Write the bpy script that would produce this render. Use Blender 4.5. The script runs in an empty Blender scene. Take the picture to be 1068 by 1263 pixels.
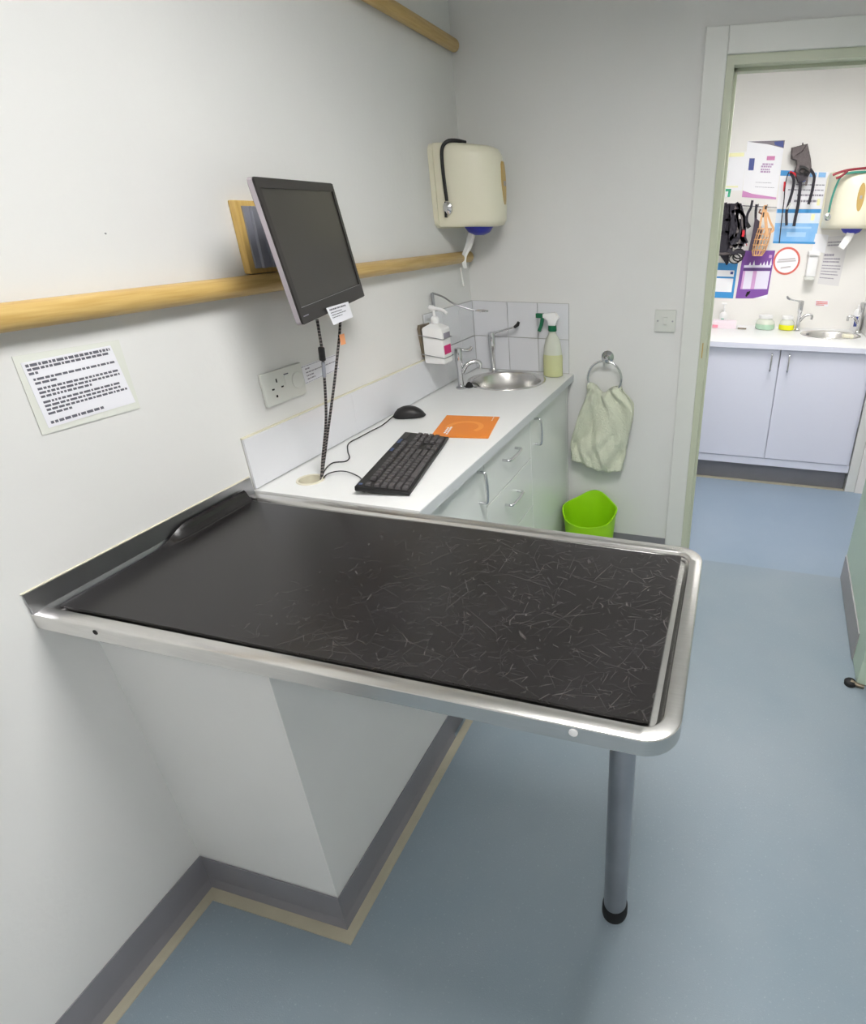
import bpy, bmesh, math, random
from mathutils import Vector, Matrix
random.seed(7)
R = math.radians
scene = bpy.context.scene
COL = scene.collection

# ------------------------------------------------------------------ camera
CAM = Vector((1.1215, -0.5465, 1.5066))
YAW, PITCH, FPX, PPX, PPY = 14.7741, 26.7914, 713.41, 709.98, 631.5
cam_data = bpy.data.cameras.new('camera')
cam = bpy.data.objects.new('camera', cam_data)
COL.objects.link(cam)
cam.location = CAM
cam.rotation_euler = (R(90 - PITCH), 0, R(YAW))
cam_data.sensor_fit = 'HORIZONTAL'
cam_data.sensor_width = 36.0
cam_data.lens = FPX / 1068 * 36.0
cam_data.shift_x = -(PPX - 534) / 1068
cam_data.clip_start = 0.02
scene.camera = cam

# ------------------------------------------------------------------ world, lamps' strength, exposure
world = bpy.data.worlds.new('world')
scene.world = world
world.use_nodes = True
world.node_tree.nodes['Background'].inputs[0].default_value = (0.9, 0.95, 1.0, 1)
world.node_tree.nodes['Background'].inputs[1].default_value = 0.05
LAMP_CONSULT = 30.0
LAMP_REAR = 17.0
LAMP_PREP = 27.0
vs = scene.view_settings
vs.view_transform = 'Standard'
vs.look = 'None'
vs.gamma = 1
vs.use_curve_mapping = False
vs.exposure = 0.0

# ------------------------------------------------------------------ pixel -> point (only a direction; the plane gives the distance)
_a, _b = R(YAW), R(PITCH)
FW = Vector((-math.sin(_a) * math.cos(_b), math.cos(_a) * math.cos(_b), -math.sin(_b)))
RT = Vector((math.cos(_a), math.sin(_a), 0))
UP = RT.cross(FW)

def P(px, py, ax, val):
    d = FW + RT * ((px - PPX) / FPX) - UP * ((py - PPY) / FPX)
    i = 'xyz'.index(ax)
    return CAM + d * ((val - CAM[i]) / d[i])

def Ppl(px, py, pt, n):
    d = FW + RT * ((px - PPX) / FPX) - UP * ((py - PPY) / FPX)
    return CAM + d * ((pt - CAM).dot(n) / d.dot(n))

# ------------------------------------------------------------------ materials
def lin(c):
    return tuple(((v / 255) / 12.92 if v / 255 <= 0.04045 else ((v / 255 + 0.055) / 1.055) ** 2.4) for v in c)

MATS = {}
def mat(name, rgb, rough=0.5, metal=0.0, var=0.0, vscale=6.0, bump=0.0, bscale=80.0, stretch=None,
        alpha=1.0, trans=0.0, ior=1.45, emit=0.0, spec=0.5, rgb2=None, coat=0.0, sheen=0.0):
    if name in MATS:
        return MATS[name]
    m = bpy.data.materials.new(name)
    m.use_nodes = True
    nt = m.node_tree
    b = nt.nodes['Principled BSDF']
    c = lin(rgb)
    b.inputs['Base Color'].default_value = (*c, 1)
    b.inputs['Roughness'].default_value = rough
    b.inputs['Metallic'].default_value = metal
    b.inputs['Alpha'].default_value = alpha
    b.inputs['Transmission Weight'].default_value = trans
    b.inputs['IOR'].default_value = ior
    b.inputs['Specular IOR Level'].default_value = spec
    b.inputs['Coat Weight'].default_value = coat
    b.inputs['Sheen Weight'].default_value = sheen
    if emit:
        b.inputs['Emission Color'].default_value = (*c, 1)
        b.inputs['Emission Strength'].default_value = emit
    if var or bump:
        tc = nt.nodes.new('ShaderNodeTexCoord')
        mp = nt.nodes.new('ShaderNodeMapping')
        nt.links.new(tc.outputs['Object'], mp.inputs['Vector'])
        if stretch:
            mp.inputs['Scale'].default_value = stretch
    if var:
        n = nt.nodes.new('ShaderNodeTexNoise')
        n.inputs['Scale'].default_value = vscale
        n.inputs['Detail'].default_value = 6
        nt.links.new(mp.outputs['Vector'], n.inputs['Vector'])
        mr = nt.nodes.new('ShaderNodeMapRange')
        mr.inputs['From Min'].default_value = 0.3
        mr.inputs['From Max'].default_value = 0.7
        nt.links.new(n.outputs['Fac'], mr.inputs['Value'])
        mx = nt.nodes.new('ShaderNodeMix')
        mx.data_type = 'RGBA'
        c2 = lin(rgb2) if rgb2 else tuple(v * (1 - var) for v in c)
        mx.inputs['A'].default_value = (*c, 1)
        mx.inputs['B'].default_value = (*c2, 1)
        nt.links.new(mr.outputs['Result'], mx.inputs['Factor'])
        nt.links.new(mx.outputs['Result'], b.inputs['Base Color'])
    if bump:
        n2 = nt.nodes.new('ShaderNodeTexNoise')
        n2.inputs['Scale'].default_value = bscale
        n2.inputs['Detail'].default_value = 4
        nt.links.new(mp.outputs['Vector'], n2.inputs['Vector'])
        bp_ = nt.nodes.new('ShaderNodeBump')
        bp_.inputs['Strength'].default_value = bump
        bp_.inputs['Distance'].default_value = 0.01
        nt.links.new(n2.outputs['Fac'], bp_.inputs['Height'])
        nt.links.new(bp_.outputs['Normal'], b.inputs['Normal'])
    MATS[name] = m
    return m

M_WALL = mat('wall_paint', (226, 226, 224), 0.55, var=0.03, vscale=3, bump=0.05, bscale=60)
M_FARWALL = mat('far_wall_paint', (236, 234, 230), 0.55, var=0.02, vscale=3, bump=0.04, bscale=60)
M_CEIL = mat('ceiling_paint', (225, 225, 222), 0.8, var=0.02)
M_SKIRT = mat('grey_vinyl', (132, 131, 137), 0.45, var=0.08, vscale=12)
M_STRIP = mat('buff_vinyl', (176, 170, 150), 0.5, var=0.12, vscale=14)
M_GLOSSW = mat('white_gloss_paint', (224, 225, 221), 0.35, var=0.02)
M_CREAM = mat('cream_frame_paint', (198, 203, 182), 0.4, var=0.03)
M_DOORG = mat('pale_green_door', (190, 208, 190), 0.4, var=0.03)
M_LAM = mat('white_laminate', (228, 229, 228), 0.32, var=0.015, vscale=200)
M_CAB = mat('white_cabinet', (222, 226, 222), 0.25, var=0.01)
M_CABFAR = mat('cool_white_cabinet', (222, 224, 238), 0.3)
M_EDGE = mat('laminate_edge', (196, 200, 202), 0.35)
M_TILE = mat('white_tile', (224, 225, 229), 0.12, var=0.01)
M_GROUT = mat('grout', (188, 188, 184), 0.9)
M_STEEL = mat('brushed_steel', (226, 224, 221), 0.27, 1.0, var=0.10, vscale=8, stretch=(3, 60, 60))
M_STEELD = mat('dull_steel', (178, 178, 182), 0.32, 1.0, var=0.15, vscale=10)
M_CHROME = mat('chrome', (214, 214, 216), 0.1, 1.0)
M_ALU = mat('aluminium_bracket', (160, 162, 172), 0.4, 0.35, var=0.1)
M_BLACKP = mat('black_plastic', (26, 25, 26), 0.42, bump=0.05, bscale=300)
M_KEY = mat('key_plastic', (76, 73, 74), 0.42)
M_KEYB = mat('blue_print', (78, 92, 128), 0.5)
M_BEZEL = mat('monitor_black', (38, 35, 34), 0.4)
M_MONSIDE = mat('monitor_silver_side', (178, 170, 176), 0.35, 0.2)
M_SCREEN = mat('dark_screen', (44, 41, 36), 0.28, spec=0.6, var=0.12, vscale=4)
M_RUBBER = mat('black_rubber', (22, 22, 23), 0.6)
M_WHITEP = mat('white_plastic', (235, 235, 235), 0.3)
M_GREYP = mat('socket_plastic', (214, 216, 210), 0.32)
M_DARK = mat('dark_void', (24, 22, 22), 0.9)
M_PAPER = mat('white_paper', (238, 238, 244), 0.7)
M_LAMIN = mat('clear_laminate', (226, 228, 220), 0.12, var=0.02)
M_INK = mat('black_ink', (104, 104, 114), 0.7)
M_INKL = mat('grey_ink', (150, 146, 158), 0.7)
M_INKR = mat('red_ink', (222, 120, 116), 0.7)
M_ORANGE = mat('orange_card', (228, 132, 38), 0.42, var=0.08, vscale=8)
M_ORANGE2 = mat('orange_print', (236, 150, 64), 0.42)
M_CREAMP = mat('cream_plastic', (232, 228, 206), 0.35, var=0.02)
M_TAN = mat('tan_window', (190, 160, 96), 0.3)
M_BLUE = mat('blue_plastic', (40, 48, 165), 0.35)
M_TISSUE = mat('tissue', (238, 238, 236), 0.9, bump=0.3, bscale=60)
M_TOWEL = mat('cream_towel', (222, 226, 204), 0.95, var=0.07, vscale=10, bump=0.7, bscale=160, sheen=0.3)
M_LIME = mat('lime_plastic', (158, 220, 20), 0.4, var=0.03)
M_GREENT = mat('green_trigger', (10, 104, 68), 0.35)
M_CLEARB = mat('clear_plastic_bottle', (232, 236, 222), 0.2, trans=0.25, ior=1.2)
M_LIQY = mat('yellow_liquid', (226, 229, 178), 0.15, trans=0.25, ior=1.2)
M_LIQG = mat('green_liquid', (192, 224, 200), 0.15, trans=0.2, ior=1.2)
M_LIQYY = mat('bright_yellow_liquid', (240, 238, 50), 0.15, trans=0.1, ior=1.2)
M_PINK = mat('magenta_print', (212, 44, 120), 0.4)
M_CAULK = mat('cream_sealant', (216, 211, 190), 0.5)
M_SANDBR = mat('steel_bracket_worn', (146, 134, 116), 0.35, 0.7, var=0.25, vscale=40)
M_NYLON = mat('black_nylon', (46, 43, 52), 0.75, bump=0.4, bscale=300)
M_NYLONG = mat('grey_nylon', (112, 104, 104), 0.8, var=0.25, vscale=60, bump=0.4, bscale=250)
M_TANL = mat('tan_leather', (222, 172, 124), 0.6, var=0.12, vscale=40)
M_REDW = mat('red_webbing', (200, 40, 52), 0.7)
M_BURG = mat('burgundy_tube', (142, 40, 54), 0.4)
M_TEAL = mat('teal_tube', (60, 140, 124), 0.4)
M_PURPLE = mat('purple_print', (126, 78, 160), 0.5)
M_LILAC = mat('lilac_print', (206, 160, 206), 0.5)
M_PBLUE = mat('poster_blue', (62, 146, 208), 0.5)
M_PPALE = mat('poster_pale_blue', (150, 196, 236), 0.5, var=0.1, rgb2=(120, 178, 232), vscale=10)
M_PWHITE = mat('poster_white', (240, 240, 244), 0.5)
M_PYEL = mat('pale_yellow_print', (240, 238, 188), 0.6)
M_PGREEN = mat('green_print', (60, 170, 130), 0.6)
M_NAVY = mat('navy_print', (74, 86, 150), 0.5)
M_SALMON = mat('salmon_ring', (222, 112, 100), 0.5, var=0.15, vscale=20)
M_CLEAR = mat('clear_sleeve', (232, 234, 236), 0.2, alpha=0.35)
M_SALMONT = mat('orange_tag', (232, 160, 112), 0.6)

def wood(name, axis):
    m = mat(name, (212, 182, 116), 0.42, var=0.3, vscale=7, rgb2=(192, 156, 88),
            stretch=(1.2, 22, 22) if axis == 'x' else (22, 1.2, 22), coat=0.15)
    return m
M_WOOD = wood('varnished_pine', 'y')
M_WOODB = mat('pine_board', (218, 186, 116), 0.45, var=0.3, vscale=8, rgb2=(200, 164, 92), stretch=(20, 20, 2))

def floor_mat(name, c1, c2):
    m = mat(name, c1, 0.36, var=0.3, vscale=2.2, rgb2=c2, bump=0.12, bscale=420)
    nt = m.node_tree
    b = nt.nodes['Principled BSDF']
    src = b.inputs['Base Color'].links[0].from_socket
    tc = nt.nodes.new('ShaderNodeTexCoord')
    n = nt.nodes.new('ShaderNodeTexNoise')
    n.inputs['Scale'].default_value = 170
    n.inputs['Detail'].default_value = 3
    nt.links.new(tc.outputs['Object'], n.inputs['Vector'])
    mr = nt.nodes.new('ShaderNodeMapRange')
    mr.inputs['From Min'].default_value = 0.62
    mr.inputs['From Max'].default_value = 0.78
    mr.inputs['To Max'].default_value = 0.35
    nt.links.new(n.outputs['Fac'], mr.inputs['Value'])
    mx = nt.nodes.new('ShaderNodeMix')
    mx.data_type = 'RGBA'
    nt.links.new(mr.outputs['Result'], mx.inputs['Factor'])
    nt.links.new(src, mx.inputs['A'])
    mx.inputs['B'].default_value = (*lin((178, 190, 200)), 1)
    nt.links.new(mx.outputs['Result'], b.inputs['Base Color'])
    return m
M_FLOOR = floor_mat('blue_grey_vinyl_floor', (139, 150, 158), (127, 142, 152))
M_FLOORF = floor_mat('blue_vinyl_floor', (140, 155, 171), (131, 148, 165))

def scratched_rubber():
    m = bpy.data.materials.new('scratched_black_rubber')
    m.use_nodes = True
    nt = m.node_tree
    N, L = nt.nodes, nt.links
    b = N['Principled BSDF']
    tc = N.new('ShaderNodeTexCoord')
    total = None
    def math_(op, a, c=None):
        q = N.new('ShaderNodeMath')
        q.operation = op
        for i, v in enumerate((a, c)):
            if v is None:
                continue
            if isinstance(v, (int, float)):
                q.inputs[i].default_value = v
            else:
                L.new(v, q.inputs[i])
        return q.outputs[0]
    # wear zone: the middle and right of the table (object x from the mat's own centre)
    sep = N.new('ShaderNodeSeparateXYZ')
    L.new(tc.outputs['Object'], sep.inputs[0])
    zone = N.new('ShaderNodeMapRange')
    zone.inputs['From Min'].default_value = -0.32
    zone.inputs['From Max'].default_value = 0.05
    L.new(sep.outputs[0], zone.inputs['Value'])
    for k, (ang, sc, st, w, thr) in enumerate([(20, 4.5, (1, 3.6, 1), 0.0026, 0.50), (75, 5, (1, 3.0, 1), 0.0026, 0.52), (-35, 4, (1, 4.0, 1), 0.0024, 0.52),
                                              (-60, 9, (1, 2.6, 1), 0.005, 0.54), (48, 10, (1, 2.8, 1), 0.005, 0.55), (5, 13, (1, 3.2, 1), 0.007, 0.54), (110, 15, (1, 2.6, 1), 0.008, 0.54), (-20, 20, (1, 3.0, 1), 0.010, 0.53)]):
        m0 = N.new('ShaderNodeMapping')
        m0.inputs['Rotation'].default_value = (0, 0, R(ang))
        mp = N.new('ShaderNodeMapping')
        mp.inputs['Scale'].default_value = st
        mp.inputs['Location'].default_value = (k * 3.1, k * 1.7, 0)
        L.new(tc.outputs['Object'], m0.inputs['Vector'])
        L.new(m0.outputs['Vector'], mp.inputs['Vector'])
        wob = N.new('ShaderNodeTexNoise')
        wob.inputs['Scale'].default_value = 5
        L.new(mp.outputs['Vector'], wob.inputs['Vector'])
        va = N.new('ShaderNodeVectorMath')
        va.operation = 'MULTIPLY_ADD'
        L.new(wob.outputs['Color'], va.inputs[0])
        va.inputs[1].default_value = (0.06, 0.06, 0)
        L.new(mp.outputs['Vector'], va.inputs[2])
        v = N.new('ShaderNodeTexVoronoi')
        v.feature = 'DISTANCE_TO_EDGE'
        v.inputs['Scale'].default_value = sc
        L.new(va.outputs[0], v.inputs['Vector'])
        line = math_('LESS_THAN', v.outputs['Distance'], w)
        msk = N.new('ShaderNodeTexNoise')
        msk.inputs['Scale'].default_value = 7 + 2 * k
        msk.inputs['Detail'].default_value = 3
        L.new(mp.outputs['Vector'], msk.inputs['Vector'])
        mm = N.new('ShaderNodeMapRange')
        mm.inputs['From Min'].default_value = thr
        mm.inputs['From Max'].default_value = thr + 0.2
        L.new(msk.outputs['Fac'], mm.inputs['Value'])
        s = math_('MULTIPLY', line, mm.outputs['Result'])
        total = s if total is None else math_('MAXIMUM', total, s)
    scr = math_('MULTIPLY', total, zone.outputs['Result'])
    scuff = N.new('ShaderNodeTexNoise')
    scuff.inputs['Scale'].default_value = 6
    scuff.inputs['Detail'].default_value = 3
    L.new(tc.outputs['Object'], scuff.inputs['Vector'])
    sm = N.new('ShaderNodeMapRange')
    sm.inputs['From Min'].default_value = 0.4
    sm.inputs['From Max'].default_value = 0.75
    L.new(scuff.outputs['Fac'], sm.inputs['Value'])
    c1 = N.new('ShaderNodeMix')
    c1.data_type = 'RGBA'
    c1.inputs['A'].default_value = (*lin((29, 27, 27)), 1)
    c1.inputs['B'].default_value = (*lin((35, 33, 34)), 1)
    L.new(sm.outputs['Result'], c1.inputs['Factor'])
    c2 = N.new('ShaderNodeMix')
    c2.data_type = 'RGBA'
    L.new(math_('MULTIPLY', scr, 0.28), c2.inputs['Factor'])
    L.new(c1.outputs['Result'], c2.inputs['A'])
    c2.inputs['B'].default_value = (*lin((150, 144, 142)), 1)
    L.new(c2.outputs['Result'], b.inputs['Base Color'])
    rr = N.new('ShaderNodeMapRange')
    rr.inputs['To Min'].default_value = 0.23
    rr.inputs['To Max'].default_value = 0.29
    L.new(scuff.outputs['Fac'], rr.inputs['Value'])
    L.new(rr.outputs['Result'], b.inputs['Roughness'])
    return m
M_MAT = scratched_rubber()

def braided():
    m = bpy.data.materials.new('braided_cable')
    m.use_nodes = True
    nt = m.node_tree
    tc = nt.nodes.new('ShaderNodeTexCoord')
    w = nt.nodes.new('ShaderNodeTexWave')
    w.bands_direction = 'Z'
    w.inputs['Scale'].default_value = 42
    w.inputs['Distortion'].default_value = 1.5
    nt.links.new(tc.outputs['Object'], w.inputs['Vector'])
    cr = nt.nodes.new('ShaderNodeValToRGB')
    cr.color_ramp.elements[0].position = 0.70
    cr.color_ramp.elements[0].color = (*lin((28, 26, 26)), 1)
    cr.color_ramp.elements[1].position = 0.9
    cr.color_ramp.elements[1].color = (*lin((128, 118, 116)), 1)
    nt.links.new(w.outputs['Fac'], cr.inputs['Fac'])
    nt.links.new(cr.outputs['Color'], nt.nodes['Principled BSDF'].inputs['Base Color'])
    nt.nodes['Principled BSDF'].inputs['Roughness'].default_value = 0.5
    return m
M_BRAID = braided()

# ------------------------------------------------------------------ mesh helpers
I4 = Matrix.Identity(4)

class MB:
    """collects shapes in world space (through an optional matrix) and builds ONE mesh object"""
    def __init__(self, M=None):
        self.v, self.f, self.M = [], [], (M or I4)
    def add(self, vs_, fs):
        o = len(self.v)
        self.v += [tuple(self.M @ Vector(p)) for p in vs_]
        self.f += [tuple(o + i for i in f) for f in fs]
        return self
    def box(self, x0, x1, y0, y1, z0, z1, bev=0.0):
        if bev <= 0:
            v = [(x, y, z) for z in (z0, z1) for y in (y0, y1) for x in (x0, x1)]
            return self.add(v, [(0, 2, 3, 1), (4, 5, 7, 6), (0, 1, 5, 4), (2, 6, 7, 3), (0, 4, 6, 2), (1, 3, 7, 5)])
        bm = bmesh.new()
        bmesh.ops.create_cube(bm, size=1)
        for q in bm.verts:
            q.co = Vector((x0 + (q.co.x + .5) * (x1 - x0), y0 + (q.co.y + .5) * (y1 - y0), z0 + (q.co.z + .5) * (z1 - z0)))
        bmesh.ops.bevel(bm, geom=bm.edges[:], offset=bev, segments=2, profile=0.6, affect='EDGES')
        self.bm(bm)
        return self
    def bm(self, bm):
        bm.verts.ensure_lookup_table()
        bm.verts.index_update()
        self.add([q.co[:] for q in bm.verts], [[l.index for l in f.verts] for f in bm.faces])
        bm.free()
        return self
    def loft(self, rings, cap0=True, cap1=True, closed=True):
        n = len(rings[0])
        v = [p for r in rings for p in r]
        f = []
        for i in range(len(rings) - 1):
            for j in range(n if closed else n - 1):
                k = (j + 1) % n
                f.append((i * n + j, i * n + k, (i + 1) * n + k, (i + 1) * n + j))
        if cap0:
            f.append(tuple(reversed(range(n))))
        if cap1:
            f.append(tuple((len(rings) - 1) * n + j for j in range(n)))
        return self.add(v, f)
    def lathe(self, prof, c=(0, 0, 0), n=24, sx=1, sy=1, cap0=True, cap1=True):
        rings = [[(c[0] + r * sx * math.cos(2 * math.pi * j / n), c[1] + r * sy * math.sin(2 * math.pi * j / n), c[2] + z) for j in range(n)] for r, z in prof]
        return self.loft(rings, cap0, cap1)
    def tube(self, pts, r, n=10, caps=True):
        pts = [Vector(p) for p in pts]
        rs = r if isinstance(r, (list, tuple)) else [r] * len(pts)
        rings = []
        t = (pts[1] - pts[0]).normalized()
        a = t.orthogonal().normalized()
        for i, p in enumerate(pts):
            t = (pts[min(i + 1, len(pts) - 1)] - pts[max(i - 1, 0)]).normalized()
            a = (a - t * a.dot(t)).normalized()
            b = t.cross(a)
            rings.append([tuple(p + (a * math.cos(2 * math.pi * j / n) + b * math.sin(2 * math.pi * j / n)) * rs[i]) for j in range(n)])
        return self.loft(rings, caps, caps)
    def ribbon(self, pts, w, th, nrm=(0, -1, 0)):
        """strap: flat strip whose face looks along nrm"""
        pts = [Vector(p) for p in pts]
        nr = Vector(nrm)
        rings = []
        for i, p in enumerate(pts):
            t = (pts[min(i + 1, len(pts) - 1)] - pts[max(i - 1, 0)]).normalized()
            s = t.cross(nr).normalized() * (w / 2)
            q = nr * (th / 2)
            rings.append([tuple(p + s + q), tuple(p - s + q), tuple(p - s - q), tuple(p + s - q)])
        return self.loft(rings)
    def prism(self, poly, h0, h1, ax='z'):
        def pt(p, h):
            return {'z': (p[0], p[1], h), 'y': (p[0], h, p[1]), 'x': (h, p[0], p[1])}[ax]
        return self.loft([[pt(p, h0) for p in poly], [pt(p, h1) for p in poly]])
    def quad(self, a, b, c, d):
        return self.add([a, b, c, d], [(0, 1, 2, 3)])
    def slab(self, a, b, c, d, th):
        """thin sheet with real thickness, a-b-c-d seen from its front, thickened backwards"""
        a, b, c, d = map(Vector, (a, b, c, d))
        n = (b - a).cross(d - a).normalized()
        return self.loft([[tuple(q - n * 0) for q in (a, b, c, d)], [tuple(q + n * th) for q in (a, b, c, d)]])
    def build(self, name, m, parent=None, smooth=None, kind=None, label=None):
        lo = [min(p[i] for p in self.v) for i in range(3)]
        hi = [max(p[i] for p in self.v) for i in range(3)]
        org = Vector(((lo[0] + hi[0]) / 2, (lo[1] + hi[1]) / 2, lo[2] if parent is None else (lo[2] + hi[2]) / 2))
        me = bpy.data.meshes.new(name)
        me.from_pydata([tuple(Vector(p) - org) for p in self.v], [], self.f)
        bm = bmesh.new()
        bm.from_mesh(me)
        bmesh.ops.recalc_face_normals(bm, faces=bm.faces[:])
        bm.to_mesh(me)
        bm.free()
        if smooth:
            for p in me.polygons:
                p.use_smooth = True
            try:
                me.set_sharp_from_angle(angle=R(smooth))
            except Exception:
                pass
        me.materials.append(m)
        o = bpy.data.objects.new(name, me)
        COL.objects.link(o)
        o['wloc'] = org[:]
        if parent is not None:
            o.parent = parent
            o.location = org - Vector(parent['wloc'])
        else:
            o.location = org
        if kind:
            o['kind'] = kind
        if label:
            o['label'] = label
        return o

def tag(o, label, cat=None, group=None, kind=None):
    o['label'] = label
    if cat:
        o['category'] = cat
    if group:
        o['group'] = group
    if kind:
        o['kind'] = kind
    return o

def thing(name, loc, label, cat, group=None, kind=None):
    o = bpy.data.objects.new(name, None)
    o.empty_display_size = 0.05
    COL.objects.link(o)
    o.location = loc
    o['wloc'] = Vector(loc)[:]
    return tag(o, label, cat, group, kind)

def B(x0, x1, y0, y1, z0, z1, bev=0.0, M=None):
    return MB(M).box(x0, x1, y0, y1, z0, z1, bev)

def spline(pts, n=8):
    """Catmull-Rom through the points"""
    p = [Vector(q) for q in pts]
    p = [p[0] * 2 - p[1]] + p + [p[-1] * 2 - p[-2]]
    out = []
    for i in range(1, len(p) - 2):
        for k in range(n):
            t = k / n
            a, b, c, d = p[i - 1], p[i], p[i + 1], p[i + 2]
            out.append(0.5 * ((2 * b) + (c - a) * t + (2 * a - 5 * b + 4 * c - d) * t * t + (3 * b - a - 3 * c + d) * t ** 3))
    out.append(p[-2])
    return out

def frame(origin, X, Y, Z):
    M = Matrix.Identity(4)
    for i, a in enumerate((X, Y, Z)):
        for j in range(3):
            M[j][i] = a[j]
    M.translation = Vector(origin)
    return M

def sstep(t):
    t = max(0, min(1, t))
    return t * t * (3 - 2 * t)

def words(mb, a, b, c, d, rows, seed=0, h=0.5):
    """word-like printed dashes: rows = list of (v, u0, u1) on the sheet a-b-c-d (a top-left, b top-right, c bottom-right, d bottom-left)"""
    rnd = random.Random(seed)
    a, b, c, d = map(Vector, (a, b, c, d))
    def pt(u, v):
        return (a * (1 - u) + b * u) * (1 - v) + (d * (1 - u) + c * u) * v
    for v, u0, u1, hh in rows:
        u = u0
        while u < u1 - 0.01:
            w = min(rnd.uniform(0.02, 0.075), u1 - u)
            mb.quad(pt(u, v - hh / 2), pt(u + w, v - hh / 2), pt(u + w, v + hh / 2), pt(u, v + hh / 2))
            u += w + 0.012
    return mb

# ------------------------------------------------------------------ THE SETTING
YB, YB2 = 1.918, 2.03          # wall with the doorway
YF = 3.65                      # far wall of the room behind
X_R = 2.5                      # right wall of the consulting room
Y_F = -2.2                     # wall behind the camera
DX0, DX1, DZ = 1.022, 1.762, 1.971
HC = 2.42
ZC = 0.90

S = 'structure'
tag(B(-0.1, X_R + 0.1, Y_F - 0.1, 1.99, -0.1, 0).build('floor', M_FLOOR), 'blue grey speckled vinyl floor under the examination table', 'floor', kind=S)
tag(B(-0.1, X_R + 0.1, 1.99, YF + 0.1, -0.1, 0).build('floor', M_FLOORF), 'bluer vinyl floor of the room beyond the doorway', 'floor', kind=S)
tag(B(-0.1, X_R + 0.1, Y_F - 0.1, YB2, HC, HC + 0.1).build('ceiling', M_CEIL), 'white ceiling of the consulting room', 'ceiling', kind=S)
tag(B(-0.1, X_R + 0.1, YB2, YF + 0.1, HC, HC + 0.1).build('ceiling', M_CEIL), 'white ceiling of the room beyond the doorway', 'ceiling', kind=S)
wall_left = tag(B(-0.1, 0, Y_F - 0.1, YB2, 0, HC).build('wall_left', M_WALL), 'white painted wall behind the monitor and wooden rails', 'wall', kind=S)
wb = MB()
wb.box(0, DX0 - 0.028, YB, YB2, 0, HC).box(DX1 + 0.028, X_R, YB, YB2, 0, HC).box(DX0 - 0.028, DX1 + 0.028, YB, YB2, DZ + 0.028, HC)
wall_back = tag(wb.build('wall_back', M_WALL), 'white painted wall with towel ring and doorway', 'wall', kind=S)
tag(B(X_R, X_R + 0.1, Y_F - 0.1, YB2, 0, HC).build('wall_right', M_WALL), 'white wall of the consulting room right of the camera', 'wall', kind=S)
tag(B(0, X_R, Y_F - 0.1, Y_F, 0, HC).build('wall_front', M_WALL), 'white wall of the consulting room behind the camera', 'wall', kind=S)
tag(B(0, X_R, YF, YF + 0.1, 0, HC).build('wall_far', M_FARWALL), 'warm white wall with posters in the room beyond', 'wall', kind=S)
tag(B(-0.1, 0, YB2, YF + 0.1, 0, HC).build('wall_far_left', M_FARWALL), 'white side wall of the room beyond, left of doorway', 'wall', kind=S)
tag(B(X_R, X_R + 0.1, YB2, YF + 0.1, 0, HC).build('wall_far_right', M_FARWALL), 'white side wall of the room beyond, right of doorway', 'wall', kind=S)

# boxed pier under the table
PX, PY = 0.389, 0.078
pier = tag(B(0, PX, PY, 0.655, 0, 0.866).build('wall_boxing', M_WALL), 'white boxed pier supporting the examination table', 'pier', kind=S)

# skirting: left wall -> pier -> cabinet plinth, grey upstand plus buff floor strip
def sweep(path, prof, name, m, label):
    """path: list of (x,y) with the room on the right hand; prof: (offset, z) polygon"""
    rings = []
    n = len(path)
    for i in range(n):
        d0 = (Vector(path[i]) - Vector(path[i - 1])).normalized() if i else None
        d1 = (Vector(path[i + 1]) - Vector(path[i])).normalized() if i < n - 1 else None
        ds = [d for d in (d0, d1) if d is not None]
        nr = [Vector((d.y, -d.x)) for d in ds]
        off = nr[0] if len(nr) == 1 else (nr[0] + nr[1]) / (1 + nr[0].dot(nr[1]))
        rings.append([(path[i][0] + off.x * o, path[i][1] + off.y * o, z) for o, z in prof])
    mb = MB().loft(rings)
    return tag(mb.build(name, m), label, 'skirting', kind=S)
PROF_G = [(0, 0), (0, 0.108), (0.0015, 0.112), (0.004, 0.112), (0.005, 0.03), (0.010, 0.006), (0.012, 0)]
PROF_B = [(0.011, 0), (0.011, 0.004), (0.0355, 0.003), (0.036, 0)]
sweep([(0, Y_F), (0, PY), (PX, PY), (PX, 0.66)], PROF_G, 'baseboard_left', M_SKIRT, 'grey coved vinyl skirting around white pier and left wall')
sweep([(0, Y_F), (0, PY), (PX, PY), (PX, 1.90)], PROF_B, 'trim_1', M_STRIP, 'buff sealing strip on floor along the grey skirting')
PROF_H = [(0, 0), (0, 0.132), (0.002, 0.135), (0.005, 0.135), (0.006, 0.03), (0.012, 0.004), (0.013, 0)]
sweep([(0.46, YB), (0.918, YB)], PROF_H, 'baseboard_back', M_SKIRT, 'dark grey skirting low on wall behind the lime bin')

# door frame: architrave, lining, far side lining
arch = MB()
arch.box(0.920, 0.996, YB - 0.016, YB, 0, 2.075, 0.003).box(DX1 + 0.026, DX1 + 0.102, YB - 0.016, YB, 0, 2.075, 0.003)
arch.box(0.996, DX1 + 0.026, YB - 0.016, YB, DZ + 0.027, 2.075, 0.003)
tag(arch.build('trim_2', M_GLOSSW), 'white architrave around the doorway', 'architrave', kind=S)
ln = MB()
ln.box(DX0 - 0.028, DX0, YB - 0.004, YB2 + 0.004, 0, DZ).box(DX1, DX1 + 0.028, YB - 0.004, YB2 + 0.004, 0, DZ)
ln.box(DX0 - 0.028, DX1 + 0.028, YB - 0.004, YB2 + 0.004, DZ, DZ + 0.028)
ln.box(DX0, DX0 + 0.010, YB + 0.05, YB2 - 0.02, 0, DZ).box(DX0, DX1, YB + 0.05, YB2 - 0.02, DZ - 0.010, DZ)
tag(ln.build('trim_3', M_CREAM), 'cream lining and stop of the doorway', 'door lining', kind=S)
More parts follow.
